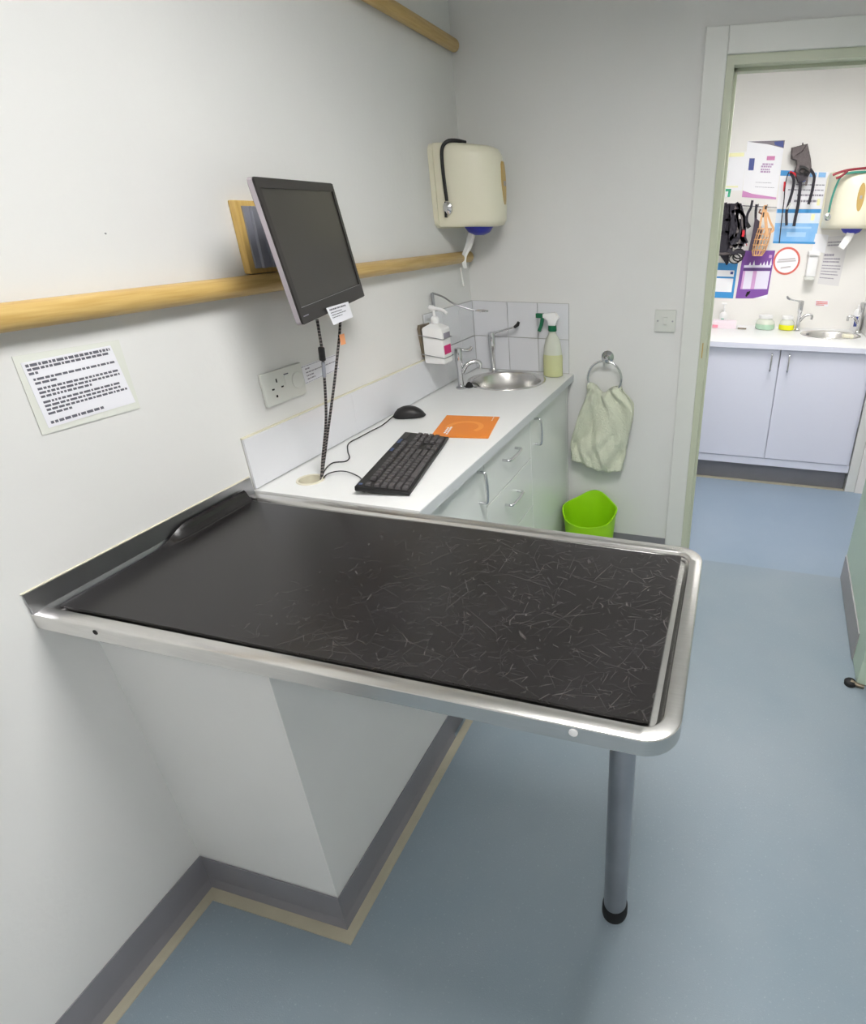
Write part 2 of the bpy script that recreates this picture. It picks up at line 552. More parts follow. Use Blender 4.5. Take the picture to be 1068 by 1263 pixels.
tag(B(DX0 - 0.016, DX0 - 0.012, YB - 0.008, YB - 0.003, 1.0, 1.06).build('trim_4', M_TAN), 'small brass latch plate in the door lining', 'latch plate', kind=S)

# open door leaf with kick strip
door = thing('door_1', (1.73, 1.62, 0), 'pale green open door with grey kick strip beside doorway', 'door', kind=S)
DM = Matrix.Translation((1.745, 1.985, 0)) @ Matrix.Rotation(R(-3.6), 4, 'Z')     # hinged at the right jamb, swung past square
B(0.0, 0.040, -0.735, -0.002, 0.006, 1.962, 0.002, DM).build('leaf', M_DOORG, door)
B(-0.005, 0.0005, -0.60, -0.004, 0.008, 0.130, 0, DM).build('kick_strip', mat('kick_strip_grey', (158, 155, 156), 0.45), door)
h = MB(DM).tube([(0, -0.67, 1.0), (-0.05, -0.67, 1.0)], 0.009).tube([(-0.05, -0.67, 1.0), (-0.05, -0.56, 1.0)], 0.009)
h.build('door_handle', M_CHROME, door, smooth=40)

ds = thing('door_stop', (1.70, 1.245, 0), 'small black and brass door stop on floor by green door', 'door stop')
MB().lathe([(0.02, 0), (0.021, 0.012), (0.016, 0.018), (0.0, 0.019)], (1.678, 1.250, 0), 16).build('rubber_pad', M_RUBBER, ds, smooth=50)
MB().tube([(1.678, 1.250, 0.012), (1.702, 1.240, 0.010), (1.722, 1.236, 0.010)], [0.010, 0.008, 0.007], 8).build('arm', M_SANDBR, ds, smooth=50)

# far partition end at the right of the far cabinets
fp = MB().box(1.958, 2.06, 3.03, YF, 0, HC)
tag(fp.build('wall_far_end', M_FARWALL), 'white wall end right of the far cabinet', 'wall', kind=S)
tag(B(1.902, 1.957, 3.035, YF, 0, HC, 0.003).build('trim_5', M_GLOSSW), 'cream upright strip at right end of far cabinet', 'trim', kind=S)

# ------------------------------------------------------------------ tiles (children of the walls they cover)
def tile(wall, x0, x1, y0, y1, z0, z1):
    B(x0, x1, y0, y1, z0, z1, 0.0012).build('tile', M_TILE, wall)
G = 0.0012
B(0.0, 0.443, YB - 0.003, YB, ZC, 1.194).build('grout', M_GROUT, wall_back)
for z0, z1 in ((ZC + 0.002, 1.047), (1.047, 1.194)):
    for x0, x1 in ((0.007, 0.168), (0.168, 0.305), (0.305, 0.443)):
        tile(wall_back, x0 + G, x1 - G, YB - 0.0075, YB - 0.002, z0 + G, z1 - G)
B(0, 0.003, 1.475, YB, ZC, 1.194).build('grout', M_GROUT, wall_left)
for z0, z1 in ((ZC + 0.002, 1.047), (1.047, 1.194)):
    for y0, y1 in ((1.475, 1.622), (1.622, 1.770), (1.770, YB - 0.008)):
        tile(wall_left, 0.002, 0.0075, y0 + G, y1 - G, z0 + G, z1 - G)
B(0, 0.003, 0.529, 1.475, ZC, 1.031).build('grout', M_GROUT, wall_left)
for y0, y1 in ((0.529, 0.972), (0.972, 1.475)):
    tile(wall_left, 0.002, 0.0085, y0 + G * 0.25, y1 - G * 0.25, ZC + 0.003, 1.032)
B(0, 0.006, 0.529, 1.475, 1.032, 1.036).build('sealant', M_CAULK, wall_left)

# ------------------------------------------------------------------ examination table
TX, TY, TZ = 1.115, 0.524, 0.897
tbl = thing('examination_table', (1.0, 0.27, 0), 'stainless steel examination table with rounded corners fixed to wall', 'table')
def rrect(x0, x1, y0, y1, r, inset, z):
    pts = []
    x0 += 0.0 if inset < 0 else 0
    ri = max(r - inset, 0.008)
    x1i, y0i, y1i = x1 - inset, y0 + inset, y1 - inset
    for k in range(9):
        a = R(-90 + 90 * k / 8)
        pts.append((x1i - ri + ri * math.cos(a), y0i + ri + ri * math.sin(a), z))
    for k in range(9):
        a = R(0 + 90 * k / 8)
        pts.append((x1i - ri + ri * math.cos(a), y1i - ri + ri * math.sin(a), z))
    pts.append((x0, y1i, z))
    pts.append((x0, y0i, z))
    return pts
XA = 0.001
prof = [(0.003, 0.866), (0.000, 0.8675), (0.000, 0.8945), (0.0009, 0.8963), (0.0027, 0.897), (0.0228, 0.897), (0.0246, 0.8962), (0.0258, 0.8945), (0.0285, 0.888), (0.034, 0.883)]
mb = MB().loft([rrect(XA, TX, 0, TY, 0.052, i, z) for i, z in prof])
mb.build('tray_top', M_STEEL, tbl, smooth=24)
MB().prism([(0.001, 0.884), (0.001, 0.936), (0.004, 0.936), (0.006, 0.90), (0.011, 0.8835)], 0.001, TY - 0.001, 'y').build('upstand', M_STEELD, tbl)
lg = MB().lathe([(0.027, 0.03), (0.027, 0.875)], (1.004, 0.272, 0), 32)
lg.build('leg', M_STEELD, tbl, smooth=40)
MB().lathe([(0.030, 0.0), (0.031, 0.006), (0.0305, 0.03), (0.0275, 0.038)], (1.004, 0.272, 0), 32).build('rubber_foot', M_RUBBER, tbl, smooth=40)
MB().lathe([(0.055, 0.862), (0.055, 0.867)], (1.004, 0.272, 0), 24).build('leg_flange', M_STEELD, tbl, smooth=40)
My = frame((0, 0, 0), (1, 0, 0), (0, 0, 1), (0, -1, 0))
MB(frame((0.974, 0, 0.885), (1, 0, 0), (0, 0, 1), (0, -1, 0))).lathe([(0.0065, -0.002), (0.0065, 0.001), (0.0, 0.0016)], n=14).build('screw', M_WHITEP, tbl, smooth=50, label='white capped screw')
MB(frame((0.140, 0, 0.886), (1, 0, 0), (0, 0, 1), (0, -1, 0))).lathe([(0.0048, -0.002), (0.0048, 0.0006), (0.0, 0.0006)], n=14).build('screw_hole', M_DARK, tbl, label='empty dark screw hole')
tag(MB().prism([(0.0, 0.9355), (0.0, 0.939), (0.002, 0.9365)], 0.0, TY, 'y').build('sealant_bead', M_CAULK), 'cream sealant bead where table upstand meets the wall', 'sealant')

# rubber mat lying in the tray, its far left edge curled up against the upstand
nx, ny = 90, 44
mx0, mx1, my0, my1 = 0.013, 1.072, 0.038, 0.488
top, bot = [], []
for j in range(ny + 1):
    for i in range(nx + 1):
        u, v = i / nx, j / ny
        x = mx0 + (mx1 - mx0) * (u ** 2.2)
        y = my0 + (my1 - my0) * v
        cl = sstep((y - 0.235) / 0.09)
        w = max(0.0, 1 - (x - mx0) / 0.016)
        z = 0.8920 + 0.026 * cl * w
        z += 0.0015 * sstep((x - 1.0) / 0.07) * sstep(abs(v - 0.4) * 2)
        z += 0.0006 * math.sin(x * 9 + y * 5)
        top.append((x - 0.001 * cl * w, y, z))
        bot.append((x - 0.001 * cl * w + 0.005 * cl * w, y, z - 0.005))
m = MB()
n1 = len(top)
fs = []
for j in range(ny):
    for i in range(nx):
        a = j * (nx + 1) + i
        fs.append((a, a + 1, a + nx + 2, a + nx + 1))
        fs.append((n1 + a, n1 + a + nx + 1, n1 + a + nx + 2, n1 + a + 1))
edge = [i for i in range(nx + 1)] + [j * (nx + 1) + nx for j in range(1, ny + 1)] + [ny * (nx + 1) + i for i in range(nx - 1, -1, -1)] + [j * (nx + 1) for j in range(ny - 1, 0, -1)]
for k in range(len(edge)):
    a, b_ = edge[k], edge[(k + 1) % len(edge)]
    fs.append((a, n1 + a, n1 + b_, b_))
m.add(top + bot, fs)
tag(m.build('rubber_mat', M_MAT, smooth=40), 'black scratched rubber mat lying in the steel tray', 'mat')

# ------------------------------------------------------------------ base cabinets along the left wall
XC = 0.438           # cabinet front
WT0, WT1 = 0.527, YB - 0.001
def bar_handle(parent, p0, p1, out, r=0.0048):
    """bow handle between p0 and p1 standing off along out"""
    p0, p1, out = Vector(p0), Vector(p1), Vector(out)
    d = (p1 - p0)
    pts = spline([p0, p0 + out * 0.75, p0 + out + d * 0.10, p0 + out * 1.08 + d * 0.5, p0 + out + d * 0.90, p1 + out * 0.75, p1], 5)
    return MB().tube(pts, r, 8).build('handle', M_CHROME, parent, smooth=60)
g = 0.0015
def cab(y0, y1, label):
    c = thing('base_cabinet', (0.22, (y0 + y1) / 2, 0), label, 'cabinet', 'base cabinets under the white worktop')
    b = MB().box(0.012, XC - 0.0185, y0 + 0.0005, y0 + 0.0165, 0.112, 0.868).box(0.012, XC - 0.0185, y1 - 0.0165, y1 - 0.0005, 0.112, 0.868)
    b.box(0.012, XC - 0.0185, y0 + 0.0165, y1 - 0.0165, 0.112, 0.130).box(0.010, 0.012, y0 + 0.0005, y1 - 0.0005, 0.112, 0.868)
    b.build('carcass', M_CAB, c)
    B(0.32, PX - 0.001, y0 + 0.0005, y1 - 0.0005, 0.0, 0.112).build('plinth', M_SKIRT, c)
    return c
c1 = cab(0.66, 0.952, 'white base cabinet with one upright handle, nearest the examination table')
d = B(XC - 0.018, XC, 0.66 + g * 0.5, 0.952 - g, 0.116, 0.866, 0.0015).build('door', M_CAB, c1)
B(PX + 0.001, XC, 0.547, 0.66 + g * 0.2, 0.45, 0.866).build('end_filler', M_CAB, c1)
bar_handle(d, (XC, 0.905, 0.742), (XC, 0.905, 0.842), (0.026, 0, 0))
c2 = cab(0.952, 1.385, 'white drawer unit with sideways handles in middle of the run')
for z0, z1 in ((0.703, 0.866), (0.507, 0.703), (0.311, 0.507), (0.116, 0.311)):
    d = B(XC - 0.018, XC, 0.952 + g, 1.385 - g, z0 + g, z1 - g, 0.0015).build('drawer', M_CAB, c2)
    zh = z1 - 0.063
    bar_handle(d, (XC, 1.105, zh), (XC, 1.222, zh), (0.026, 0, 0))
c3 = cab(1.385, 1.903, 'white sink cabinet with one upright handle, against the back wall')
d = B(XC - 0.018, XC, 1.385 + g, 1.885 - g, 0.116, 0.866, 0.0015).build('door', M_CAB, c3)
bar_handle(d, (XC, 1.437, 0.742), (XC, 1.437, 0.842), (0.026, 0, 0))
B(XC - 0.014, XC + 0.001, 1.886, 1.9025, 0.112, 0.866).build('filler', M_CAB, c3)

# worktop with a round sink cut-out and a cable hole
def holed_slab(x0, x1, y0, y1, z0, z1, holes, n=40):
    bm = bmesh.new()
    def loop(pts):
        vs2 = [bm.verts.new((p[0], p[1], z1)) for p in pts]
        return [bm.edges.new((vs2[i], vs2[(i + 1) % len(vs2)])) for i in range(len(vs2))]
    es = loop([(x0, y0), (x1, y0), (x1, y1), (x0, y1)])
    for cx, cy, rx, ry in holes:
        es += loop([(cx + rx * math.cos(2 * math.pi * k / n), cy + ry * math.sin(2 * math.pi * k / n)) for k in range(n)])
    bmesh.ops.triangle_fill(bm, use_beauty=True, use_dissolve=False, edges=es)
    # drop anything filled inside the holes
    for f in [f for f in bm.faces if any(((f.calc_center_median().x - cx) / rx) ** 2 + ((f.calc_center_median().y - cy) / ry) ** 2 < 0.97 for cx, cy, rx, ry in holes)]:
        bm.faces.remove(f)
    r = bmesh.ops.extrude_face_region(bm, geom=bm.faces[:])
    for q in [q for q in r['geom'] if isinstance(q, bmesh.types.BMVert)]:
        q.co.z = z0
    return bm
SKX, SKY, SKR = 0.218, 1.735, 0.166
HX, HY, HRX, HRY = 0.098, 0.618, 0.029, 0.029
wt = MB().bm(holed_slab(0.0, 0.461, WT0, WT1, 0.869, ZC, [(SKX, SKY, SKR - 0.012, SKR - 0.012), (HX, HY, HRX, HRY)]))
wtop = thing('worktop', (0.23, 1.22, 0.869), 'white laminate worktop with round steel sink and cable hole', 'worktop')
wt.build('top_slab', M_LAM, wtop)
B(0.461, 0.4625, WT0, WT1, 0.8695, 0.8985).build('front_edging', M_EDGE, wtop)

gr = MB().lathe([(0.0285, -0.075), (0.0285, 0.002), (0.034, 0.003), (0.0355, 0.0), (0.0295, 0.0)], (HX, HY, ZC), 32, cap0=False, cap1=False)
gr.lathe([(0.0285, -0.075), (0.0, -0.075)], (HX, HY, ZC), 32, cap0=False, cap1=False)
tag(gr.build('cable_grommet', M_CAULK, smooth=40), 'cream round cable grommet in worktop near the table', 'grommet')

# ------------------------------------------------------------------ round sink
sk = thing('wash_basin', (SKX, SKY, ZC - 0.125), 'round stainless steel sink set in the white worktop', 'sink')
MB().lathe([(SKR, 0.0005), (SKR - 0.001, 0.003), (SKR - 0.006, 0.004), (SKR - 0.018, 0.002), (SKR - 0.024, -0.006), (SKR - 0.028, -0.06), (SKR - 0.04, -0.105), (SKR - 0.075, -0.12), (0.02, -0.123), (0.0, -0.123)],
           (SKX, SKY, ZC), 56, cap0=False, cap1=False).build('bowl', M_STEEL, sk, smooth=50)
MB().lathe([(0.0, -0.1225), (0.02, -0.1215), (0.021, -0.118), (0.017, -0.117), (0.015, -0.1205), (0.0, -0.1205)], (SKX, SKY, ZC), 24).build('waste', M_CHROME, sk, smooth=50)
ov = MB()
for k in range(3):
    a = R(214 + 9 * k)
    q = Vector((SKX + (SKR - 0.0265) * math.cos(a), SKY + (SKR - 0.0265) * math.sin(a), ZC - 0.028))
    Z = Vector((-math.cos(a), -math.sin(a), 0)); X = Vector((0, 0, 1)); Yv = Z.cross(X)
    ov.M = frame(q, X, Yv, Z)
    ov.lathe([(0.006, -0.003), (0.006, 0.0008)], n=10)
ov.build('overflow_slot', M_DARK, sk)
MB().tube(spline([(0.105, 1.585, ZC + 0.004), (0.118, 1.60, ZC + 0.016), (0.135, 1.62, ZC + 0.006), (0.145, 1.63, ZC - 0.02)], 5), 0.0022, 6).build('plug_chain', M_BLACKP, sk, smooth=60)
MB().lathe([(0.014, 0), (0.016, 0.008), (0.010, 0.016), (0.004, 0.022), (0.0, 0.022)], (0.112, 1.590, ZC + 0.0005), 16).build('plug', M_RUBBER, sk, smooth=50)

def pillar_tap(x, y, z, h, ang, label, lever, spout=0.10, tip=M_CHROME, zs=0.55, ztop=None):
    t = thing('pillar_tap', (x, y, z), label, 'tap', 'chrome taps')
    MB().lathe([(0.021, 0), (0.021, 0.005), (0.013, 0.010), (0.0115, 0.018), (0.011, h * 0.52), (0.0135, h * 0.58), (0.0155, h * 0.68), (0.016, h * 0.9), (0.014, h * 0.98), (0.0, h)], (x, y, z), 20).build('body', M_CHROME, t, smooth=50)
    dx, dy = math.cos(ang), math.sin(ang)
    if spout:
        pts = spline([(x + dx * 0.008, y + dy * 0.008, z + h * zs - 0.018), (x + dx * 0.03, y + dy * 0.03, z + h * zs + 0.012), (x + dx * spout * 0.75, y + dy * spout * 0.75, z + h * zs + 0.022),
                      (x + dx * spout, y + dy * spout, z + h * zs + 0.016), (x + dx * spout, y + dy * spout, z + h * zs - 0.006)], 6)
        k = len(pts)
        MB().tube(pts, [0.009 - 0.002 * i / k for i in range(k)], 12).build('spout', M_CHROME, t, smooth=60)
    p0 = Vector((x, y, z + h * 0.95))
    p1 = p0 + Vector(lever)
    lv = MB().tube([p0, p0.lerp(p1, 0.5), p1], [0.006, 0.0045, 0.005], 10).build('lever', M_CHROME, t, smooth=60)
    e = (p1 - p0).normalized()
    MB().tube([p1 - e * 0.006, p1 + e * 0.01 + Vector((0, 0, 0.006)), p1 + e * 0.016 + Vector((0, 0, 0.016))], [0.006, 0.0075, 0.006], 10).build('lever_tip', tip, lv, smooth=60)
    return t
pillar_tap(0.087, 1.568, ZC, 0.162, R(35), 'short chrome pillar tap at front left of round sink', (0.036, 0.012, -0.004), 0.082, zs=0.50)
pillar_tap(0.101, 1.880, ZC, 0.172, R(-40), 'chrome tap with long black-tipped lever at back of round sink', (0.118, -0.012, 0.035), 0.0, tip=M_BLACKP)

# ------------------------------------------------------------------ spray bottle
sp = P(683, 464, 'z', ZC)
sp.y = 1.862
t = thing('spray_bottle', (0.385, 1.862, ZC), 'clear trigger spray bottle with yellow liquid beside round sink', 'bottle')
bx, by = 0.385, 1.862
SB = Matrix.Translation((bx, 0, ZC)) @ Matrix.Diagonal((1.06, 1, 0.93, 1)) @ Matrix.Translation((-bx, 0, -ZC))
MB(SB).lathe([(0.034, 0.0), (0.040, 0.004), (0.040, 0.085), (0.0385, 0.10), (0.0, 0.10)], (bx, by, ZC + 0.0005), 28, sy=0.82).build('liquid', M_LIQY, t, smooth=40)
MB(SB).lathe([(0.0385, 0.1005), (0.036, 0.13), (0.029, 0.165), (0.017, 0.188), (0.0145, 0.20), (0.0145, 0.212), (0.0, 0.212)], (bx, by, ZC), 28, sy=0.82).build('upper_shell', M_CLEARB, t, smooth=40)
MB(SB).lathe([(0.0165, 0.203), (0.0175, 0.206), (0.0165, 0.228), (0.0, 0.228)], (bx, by, ZC), 20).build('collar', M_GREENT, t, smooth=40)
hd = MB(SB).loft([[(bx + a, by + s * w, ZC + z) for a, z in ((-0.012, z0), (0.014, z0)) for s in (0,)] for z0, w in ()] or [[(bx - 0.013, by - 0.011, ZC + 0.2285), (bx + 0.014, by - 0.011, ZC + 0.2285), (bx + 0.014, by + 0.011, ZC + 0.2285), (bx - 0.013, by + 0.011, ZC + 0.2285)],
                 [(bx - 0.016, by - 0.012, ZC + 0.25), (bx + 0.020, by - 0.012, ZC + 0.25), (bx + 0.020, by + 0.012, ZC + 0.25), (bx - 0.016, by + 0.012, ZC + 0.25)],
                 [(bx - 0.036, by - 0.012, ZC + 0.262), (bx + 0.028, by - 0.012, ZC + 0.262), (bx + 0.028, by + 0.012, ZC + 0.262), (bx - 0.036, by + 0.012, ZC + 0.262)],
                 [(bx - 0.036, by - 0.010, ZC + 0.276), (bx + 0.012, by - 0.010, ZC + 0.284), (bx + 0.012, by + 0.010, ZC + 0.284), (bx - 0.036, by + 0.010, ZC + 0.276)]])
hd.build('spray_head', M_WHITEP, t)
nz = MB(SB).box(bx - 0.066, bx - 0.0365, by - 0.009, by + 0.009, ZC + 0.258, ZC + 0.278, 0.002)
nz.build('nozzle', M_GREENT, t)
MB(SB).ribbon(spline([(bx - 0.040, by, ZC + 0.259), (bx - 0.043, by, ZC + 0.24), (bx - 0.047, by, ZC + 0.222), (bx - 0.055, by, ZC + 0.200)], 4), 0.012, 0.014, (0, -1, 0)).build('trigger', M_GREENT, t)

# ------------------------------------------------------------------ sanitiser bracket and pump bottle on the left wall
t = thing('dispenser_bracket', (0.0, 1.47, 1.05), 'metal elbow-lever bracket on wall holding the white pump bottle', 'bracket')
pl = MB()
pl.prism([(1.425, 1.150), (1.432, 1.162), (1.500, 1.162), (1.506, 1.150), (1.492, 1.046), (1.438, 1.046)], 0.001, 0.012, 'x')
pl.build('back_plate', M_SANDBR, t)
MB().tube([(0.014, 1.545, 1.13), (0.014, 1.545, 1.262)], 0.006, 10).build('post', M_STEELD, t, smooth=60)
MB().tube([(0.012, 1.50, 1.14), (0.014, 1.52, 1.135), (0.014, 1.545, 1.135)], 0.005, 8).build('post_stay', M_STEELD, t, smooth=60)
lever_end = P(585, 383, 'y', 1.56)
MB().tube(spline([(0.014, 1.545, 1.262), (0.06, 1.54, 1.25), (0.11, 1.535, 1.225), tuple(lever_end)], 6), 0.0035, 8).build('elbow_lever', M_STEELD, t, smooth=60)
le = lever_end + Vector((0.03, 0, 0))
MB().lathe([(0.012, -0.004), (0.019, -0.002), (0.019, 0.002), (0.012, 0.004)], tuple(le), 20, sx=1.4, sy=0.8).build('lever_pad', M_CHROME, t, smooth=50)
BYc, BXc = 1.452, 0.062
hw, hd_ = 0.033, 0.040      # half width along y, half depth along x
for zz in (1.050, 1.118):
    yy0, yy1, xx0, xx1 = BYc - hw - 0.003, BYc + hw + 0.003, 0.010, BXc + hd_ + 0.003
    MB().tube([(xx0, yy0, zz + .012), (xx1, yy0, zz), (xx1, yy1, zz), (xx0, yy1, zz + .012)], 0.0016, 6).build('retaining_wire', M_STEELD, t, smooth=60)
t = thing('sanitiser_bottle', (BXc, BYc, 1.05), 'white square pump bottle with pink label in wall bracket', 'bottle')
def rsq(cx, cy, hx, hy, z, r=0.0035):
    o = []
    for sx_, sy_, a0 in ((1, -1, -90), (1, 1, 0), (-1, 1, 90), (-1, -1, 180)):
        for k in range(4):
            a = R(a0 + 30 * k)
            o.append((cx + sx_ * (hx - r) + r * math.cos(a), cy + sy_ * (hy - r) + r * math.sin(a), z))
    return o
MB().loft([rsq(BXc, BYc, hd_ - 0.002, hw - 0.002, 1.028), rsq(BXc, BYc, hd_, hw, 1.032), rsq(BXc, BYc, hd_, hw, 1.150), rsq(BXc, BYc, hd_ * 0.93, hw * 0.93, 1.156), rsq(BXc, BYc, 0.015, 0.015, 1.168)]).build('body', M_WHITEP, t, smooth=25)
MB().lathe([(0.014, 1.1685), (0.0155, 1.171), (0.0155, 1.186), (0.011, 1.192), (0.006, 1.194), (0.0045, 1.214), (0.0, 1.214)], (BXc, BYc, 0), 18).build('pump_collar', M_WHITEP, t, smooth=40)
MB().tube(spline([(BXc - 0.016, BYc, 1.224), (BXc + 0.004, BYc, 1.221), (BXc + 0.034, BYc, 1.216), (BXc + 0.052, BYc, 1.205)], 5), [0.009] * 5 + [0.006] * 11, 10).build('pump_nozzle', M_WHITEP, t, smooth=60)
lb = MB()
lb.quad((BXc + hd_ + 0.0006, BYc - hw + 0.006, 1.062), (BXc + hd_ + 0.0006, BYc + hw - 0.006, 1.062), (BXc + hd_ + 0.0006, BYc + hw - 0.006, 1.094), (BXc + hd_ + 0.0006, BYc - hw + 0.006, 1.094))
lb.build('label_print', M_PINK, t)
MB().quad((BXc + hd_ + 0.0006, BYc - hw + 0.01, 1.118), (BXc + hd_ + 0.0006, BYc + hw - 0.004, 1.118), (BXc + hd_ + 0.0006, BYc + hw - 0.004, 1.138), (BXc + hd_ + 0.0006, BYc - hw + 0.01, 1.138)).build('label_print', M_INKL, t)

# ------------------------------------------------------------------ towel-roll dispensers
def dispenser(M, w, dep, h, label, origin):
    """local x across, y out of the wall, z up from its lower edge"""
    t = thing('towel_dispenser', origin, label, 'dispenser', 'cream paper towel dispensers')
    MB(M).loft([[(x * w, y, z) for x, z in [((0.5 - r_ + r_ * math.cos(a)) * sx_, 0) for r_ in () for sx_ in () for a in ()]] for y in ()] or
               [[(sx_ * (w / 2 - 0.03) + 0.03 * math.cos(R(a)), y, (h - 0.03 if top_ else 0.03) + 0.03 * math.sin(R(a)))
                 for sx_, top_, a0 in ((1, 0, -90), (1, 1, 0), (-1, 1, 90), (-1, 0, 180)) for a in (a0, a0 + 30, a0 + 60, a0 + 90)] for y in (0.001, 0.018)]).build('back_plate', M_CREAMP, t, smooth=40)
    rings = []
    for q, zz in ((0.80, 0.006), (0.93, 0.012), (0.985, 0.03), (1.0, 0.08), (1.0, h * 0.45), (0.985, h * 0.72), (0.955, h * 0.88), (0.90, h * 0.955), (0.80, h * 0.985), (0.6, h)):
        ring = []
        for k in range(33):
            a = math.pi * k / 32
            c, s = math.cos(a), math.sin(a)
            ex = 2 / 2.25
            xx = math.copysign(abs(c) ** ex, c) * (w / 2 - 0.008) * (0.9 + 0.1 * q)
            yy = 0.0185 + abs(s) ** ex * (dep - 0.0185) * q
            ring.append((xx, yy, zz))
        rings.append(ring)
    MB(M).loft(rings).build('cover', M_CREAMP, t, smooth=50)
    # oval view window on the front
    ow = MB(M)
    oz = h * 0.55
    ring0 = [(0.020 * math.cos(2 * math.pi * k / 24), dep - 0.006, oz + 0.072 * math.sin(2 * math.pi * k / 24)) for k in range(24)]
    ring1 = [(0.018 * math.cos(2 * math.pi * k / 24), dep + 0.0015, oz + 0.070 * math.sin(2 * math.pi * k / 24)) for k in range(24)]
    wn = ow.loft([ring0, ring1]).build('view_window', M_TAN, t)
    MB(M).box(-0.006, 0.006, dep + 0.001, dep + 0.005, oz - 0.008, oz + 0.008, 0.001).build('lock', M_STEELD, wn)
    oc = dep * 0.52
    MB(M).lathe([(0.020, -0.024), (0.045, -0.014), (0.060, 0.004), (0.060, 0.010)], (0, oc, 0), 28, sy=0.9).build('outlet', M_BLUE, t, smooth=50)
    return t
# on the left wall: width runs along y
ML = frame((0, 1.774, 1.478), (0, -1, 0), (1, 0, 0), (0, 0, 1))
dispenser(ML, 0.264, 0.234, 0.272, 'cream paper towel dispenser on left wall above the sink corner', (0.0, 1.782, 1.478))
# hanging paper tail, one twisted strip
tl = [P(583, 286, 'y', 1.78), P(578, 303, 'y', 1.78), P(572, 318, 'y', 1.785), P(574, 331, 'y', 1.785)]
rings = []
for i, p in enumerate(spline([tuple(q) for q in tl], 6)):
    a = 0.35 + i * 0.05
    w_ = 0.017 - 0.0002 * i
    dx, dy = math.cos(a) * w_, math.sin(a) * w_ * 0.6
    rings.append([(p.x - dx, p.y - dy, p.z), (p.x, p.y + 0.006, p.z), (p.x + dx, p.y + dy, p.z), (p.x, p.y + 0.0068, p.z)])
tp = MB().loft(rings)
a0, a1 = P(568, 330, 'y', 1.785), P(572, 353, 'y', 1.785)
tp.ribbon([tuple(a0), tuple(a0.lerp(a1, .5)), tuple(a1)], 0.006, 0.0006)
tag(tp.build('paper_tail', M_TISSUE), 'white paper strip hanging from the dispenser above the sink', 'paper')
# stethoscope lying over it
t = thing('stethoscope', (0.06, 1.655, 1.53), 'black stethoscope draped over the dispenser above the sink', 'stethoscope')
pts = [(0.125, 1.70, 1.752), (0.10, 1.672, 1.756), (0.075, 1.655, 1.752), (0.058, 1.646, 1.732), (0.054, 1.644, 1.69), (0.056, 1.643, 1.63), (0.060, 1.642, 1.568)]
MB().tube(spline(pts, 6), 0.0062, 10).build('tubing', M_BLACKP, t, smooth=60)
MB(frame((0.062, 1.640, 1.545), (1, 0, 0), (0, 0, 1), (0, -1, 0))).lathe([(0.012, -0.010), (0.0165, -0.006), (0.0165, 0.004), (0.010, 0.008), (0.006, 0.012), (0.0, 0.012)], n=20, sy=1.3).build('chest_piece', M_CHROME, t, smooth=40)
MB().tube([(0.056, 1.640, 1.566), (0.054, 1.636, 1.515)], 0.005, 8).build('stem', M_BLACKP, t, smooth=60)

# ------------------------------------------------------------------ hand rails on the left wall
def rail(y0, y1, z, label, r=0.0215):
    x = 0.0225
    n = 20
    rings = []
    for yy, k in ((y0, 0.8), (y0 + 0.005, 1), (y1 - 0.006, 1), (y1 - 0.001, 0.8)):
        rings.append([(x + (r * k) * math.cos(2 * math.pi * j / n), yy, z + (r * k) * math.sin(2 * math.pi * j / n)) for j in range(n)])
    return tag(MB().loft(rings).build('wall_rail', M_WOOD, smooth=50), label, 'rail', 'round wooden rails along the left wall')
rail(Y_F, 1.885, 1.371, 'round pine rail running along the wall behind the monitor')
rail(Y_F, 1.893, 2.072, 'upper round pine rail high on the wall near the ceiling')

# ------------------------------------------------------------------ monitor, bracket and backing board
t = thing('mounting_board', (0.0, 0.73, 1.392), 'varnished pine board on wall behind the monitor bracket', 'board')
b0 = P(282, 247, 'x', 0.019); b1 = P(306, 341, 'x', 0.019)
bd = MB().box(0.0005, 0.019, 0.667, 0.852, 1.3935, 1.546, 0.003)
bd.build('board', M_WOODB, t)
t = thing('monitor_bracket', (0.05, 0.73, 1.40), 'grey aluminium wall bracket holding the monitor', 'bracket')
B(0.0195, 0.024, 0.682, 0.80, 1.405, 1.535, 0.001).build('wall_plate', M_ALU, t)
for yy in (0.705, 0.735):
    B(0.024, 0.032, yy - 0.005, yy + 0.005, 1.405, 1.535, 0.001).build('plate_rib', M_ALU, t)
B(0.024, 0.045, 0.745, 0.79, 1.408, 1.532, 0.002).build('channel', M_ALU, t)
MONC = Vector((0.147, 0.759, 1.448))
yw, tl_, ro, MW, MH = R(15.8), R(7.5), R(1.3), 0.44, 0.28
nrm = Vector((math.cos(tl_) * math.cos(yw), math.cos(tl_) * math.sin(yw), math.sin(tl_)))
w0 = Vector((-math.sin(yw), math.cos(yw), 0))
h0 = nrm.cross(w0)
wv = w0 * math.cos(ro) + h0 * math.sin(ro)
hv = -w0 * math.sin(ro) + h0 * math.cos(ro)
MM = frame(MONC, wv, hv, nrm)     # local x right, y up, z out of the screen
back_pt = MM @ Vector((0, -0.01, -0.062))
MB().tube([(0.045, 0.765, 1.47), tuple(back_pt + Vector((0, 0, 0.02)))], 0.012, 12).build('arm', M_BLACKP, t, smooth=60)
MB().tube([(0.045, 0.765, 1.43), tuple(back_pt + Vector((0, 0, -0.02)))], 0.012, 12).build('arm', M_BLACKP, t, smooth=60)
MB(MM).box(-0.05, 0.05, -0.06, 0.04, -0.060, -0.0525, 0.001).build('vesa_plate', M_ALU, t)
t = thing('monitor', tuple(MM @ Vector((0, -MH / 2, 0))), 'black flat screen monitor tilted on wall bracket above the worktop', 'monitor')
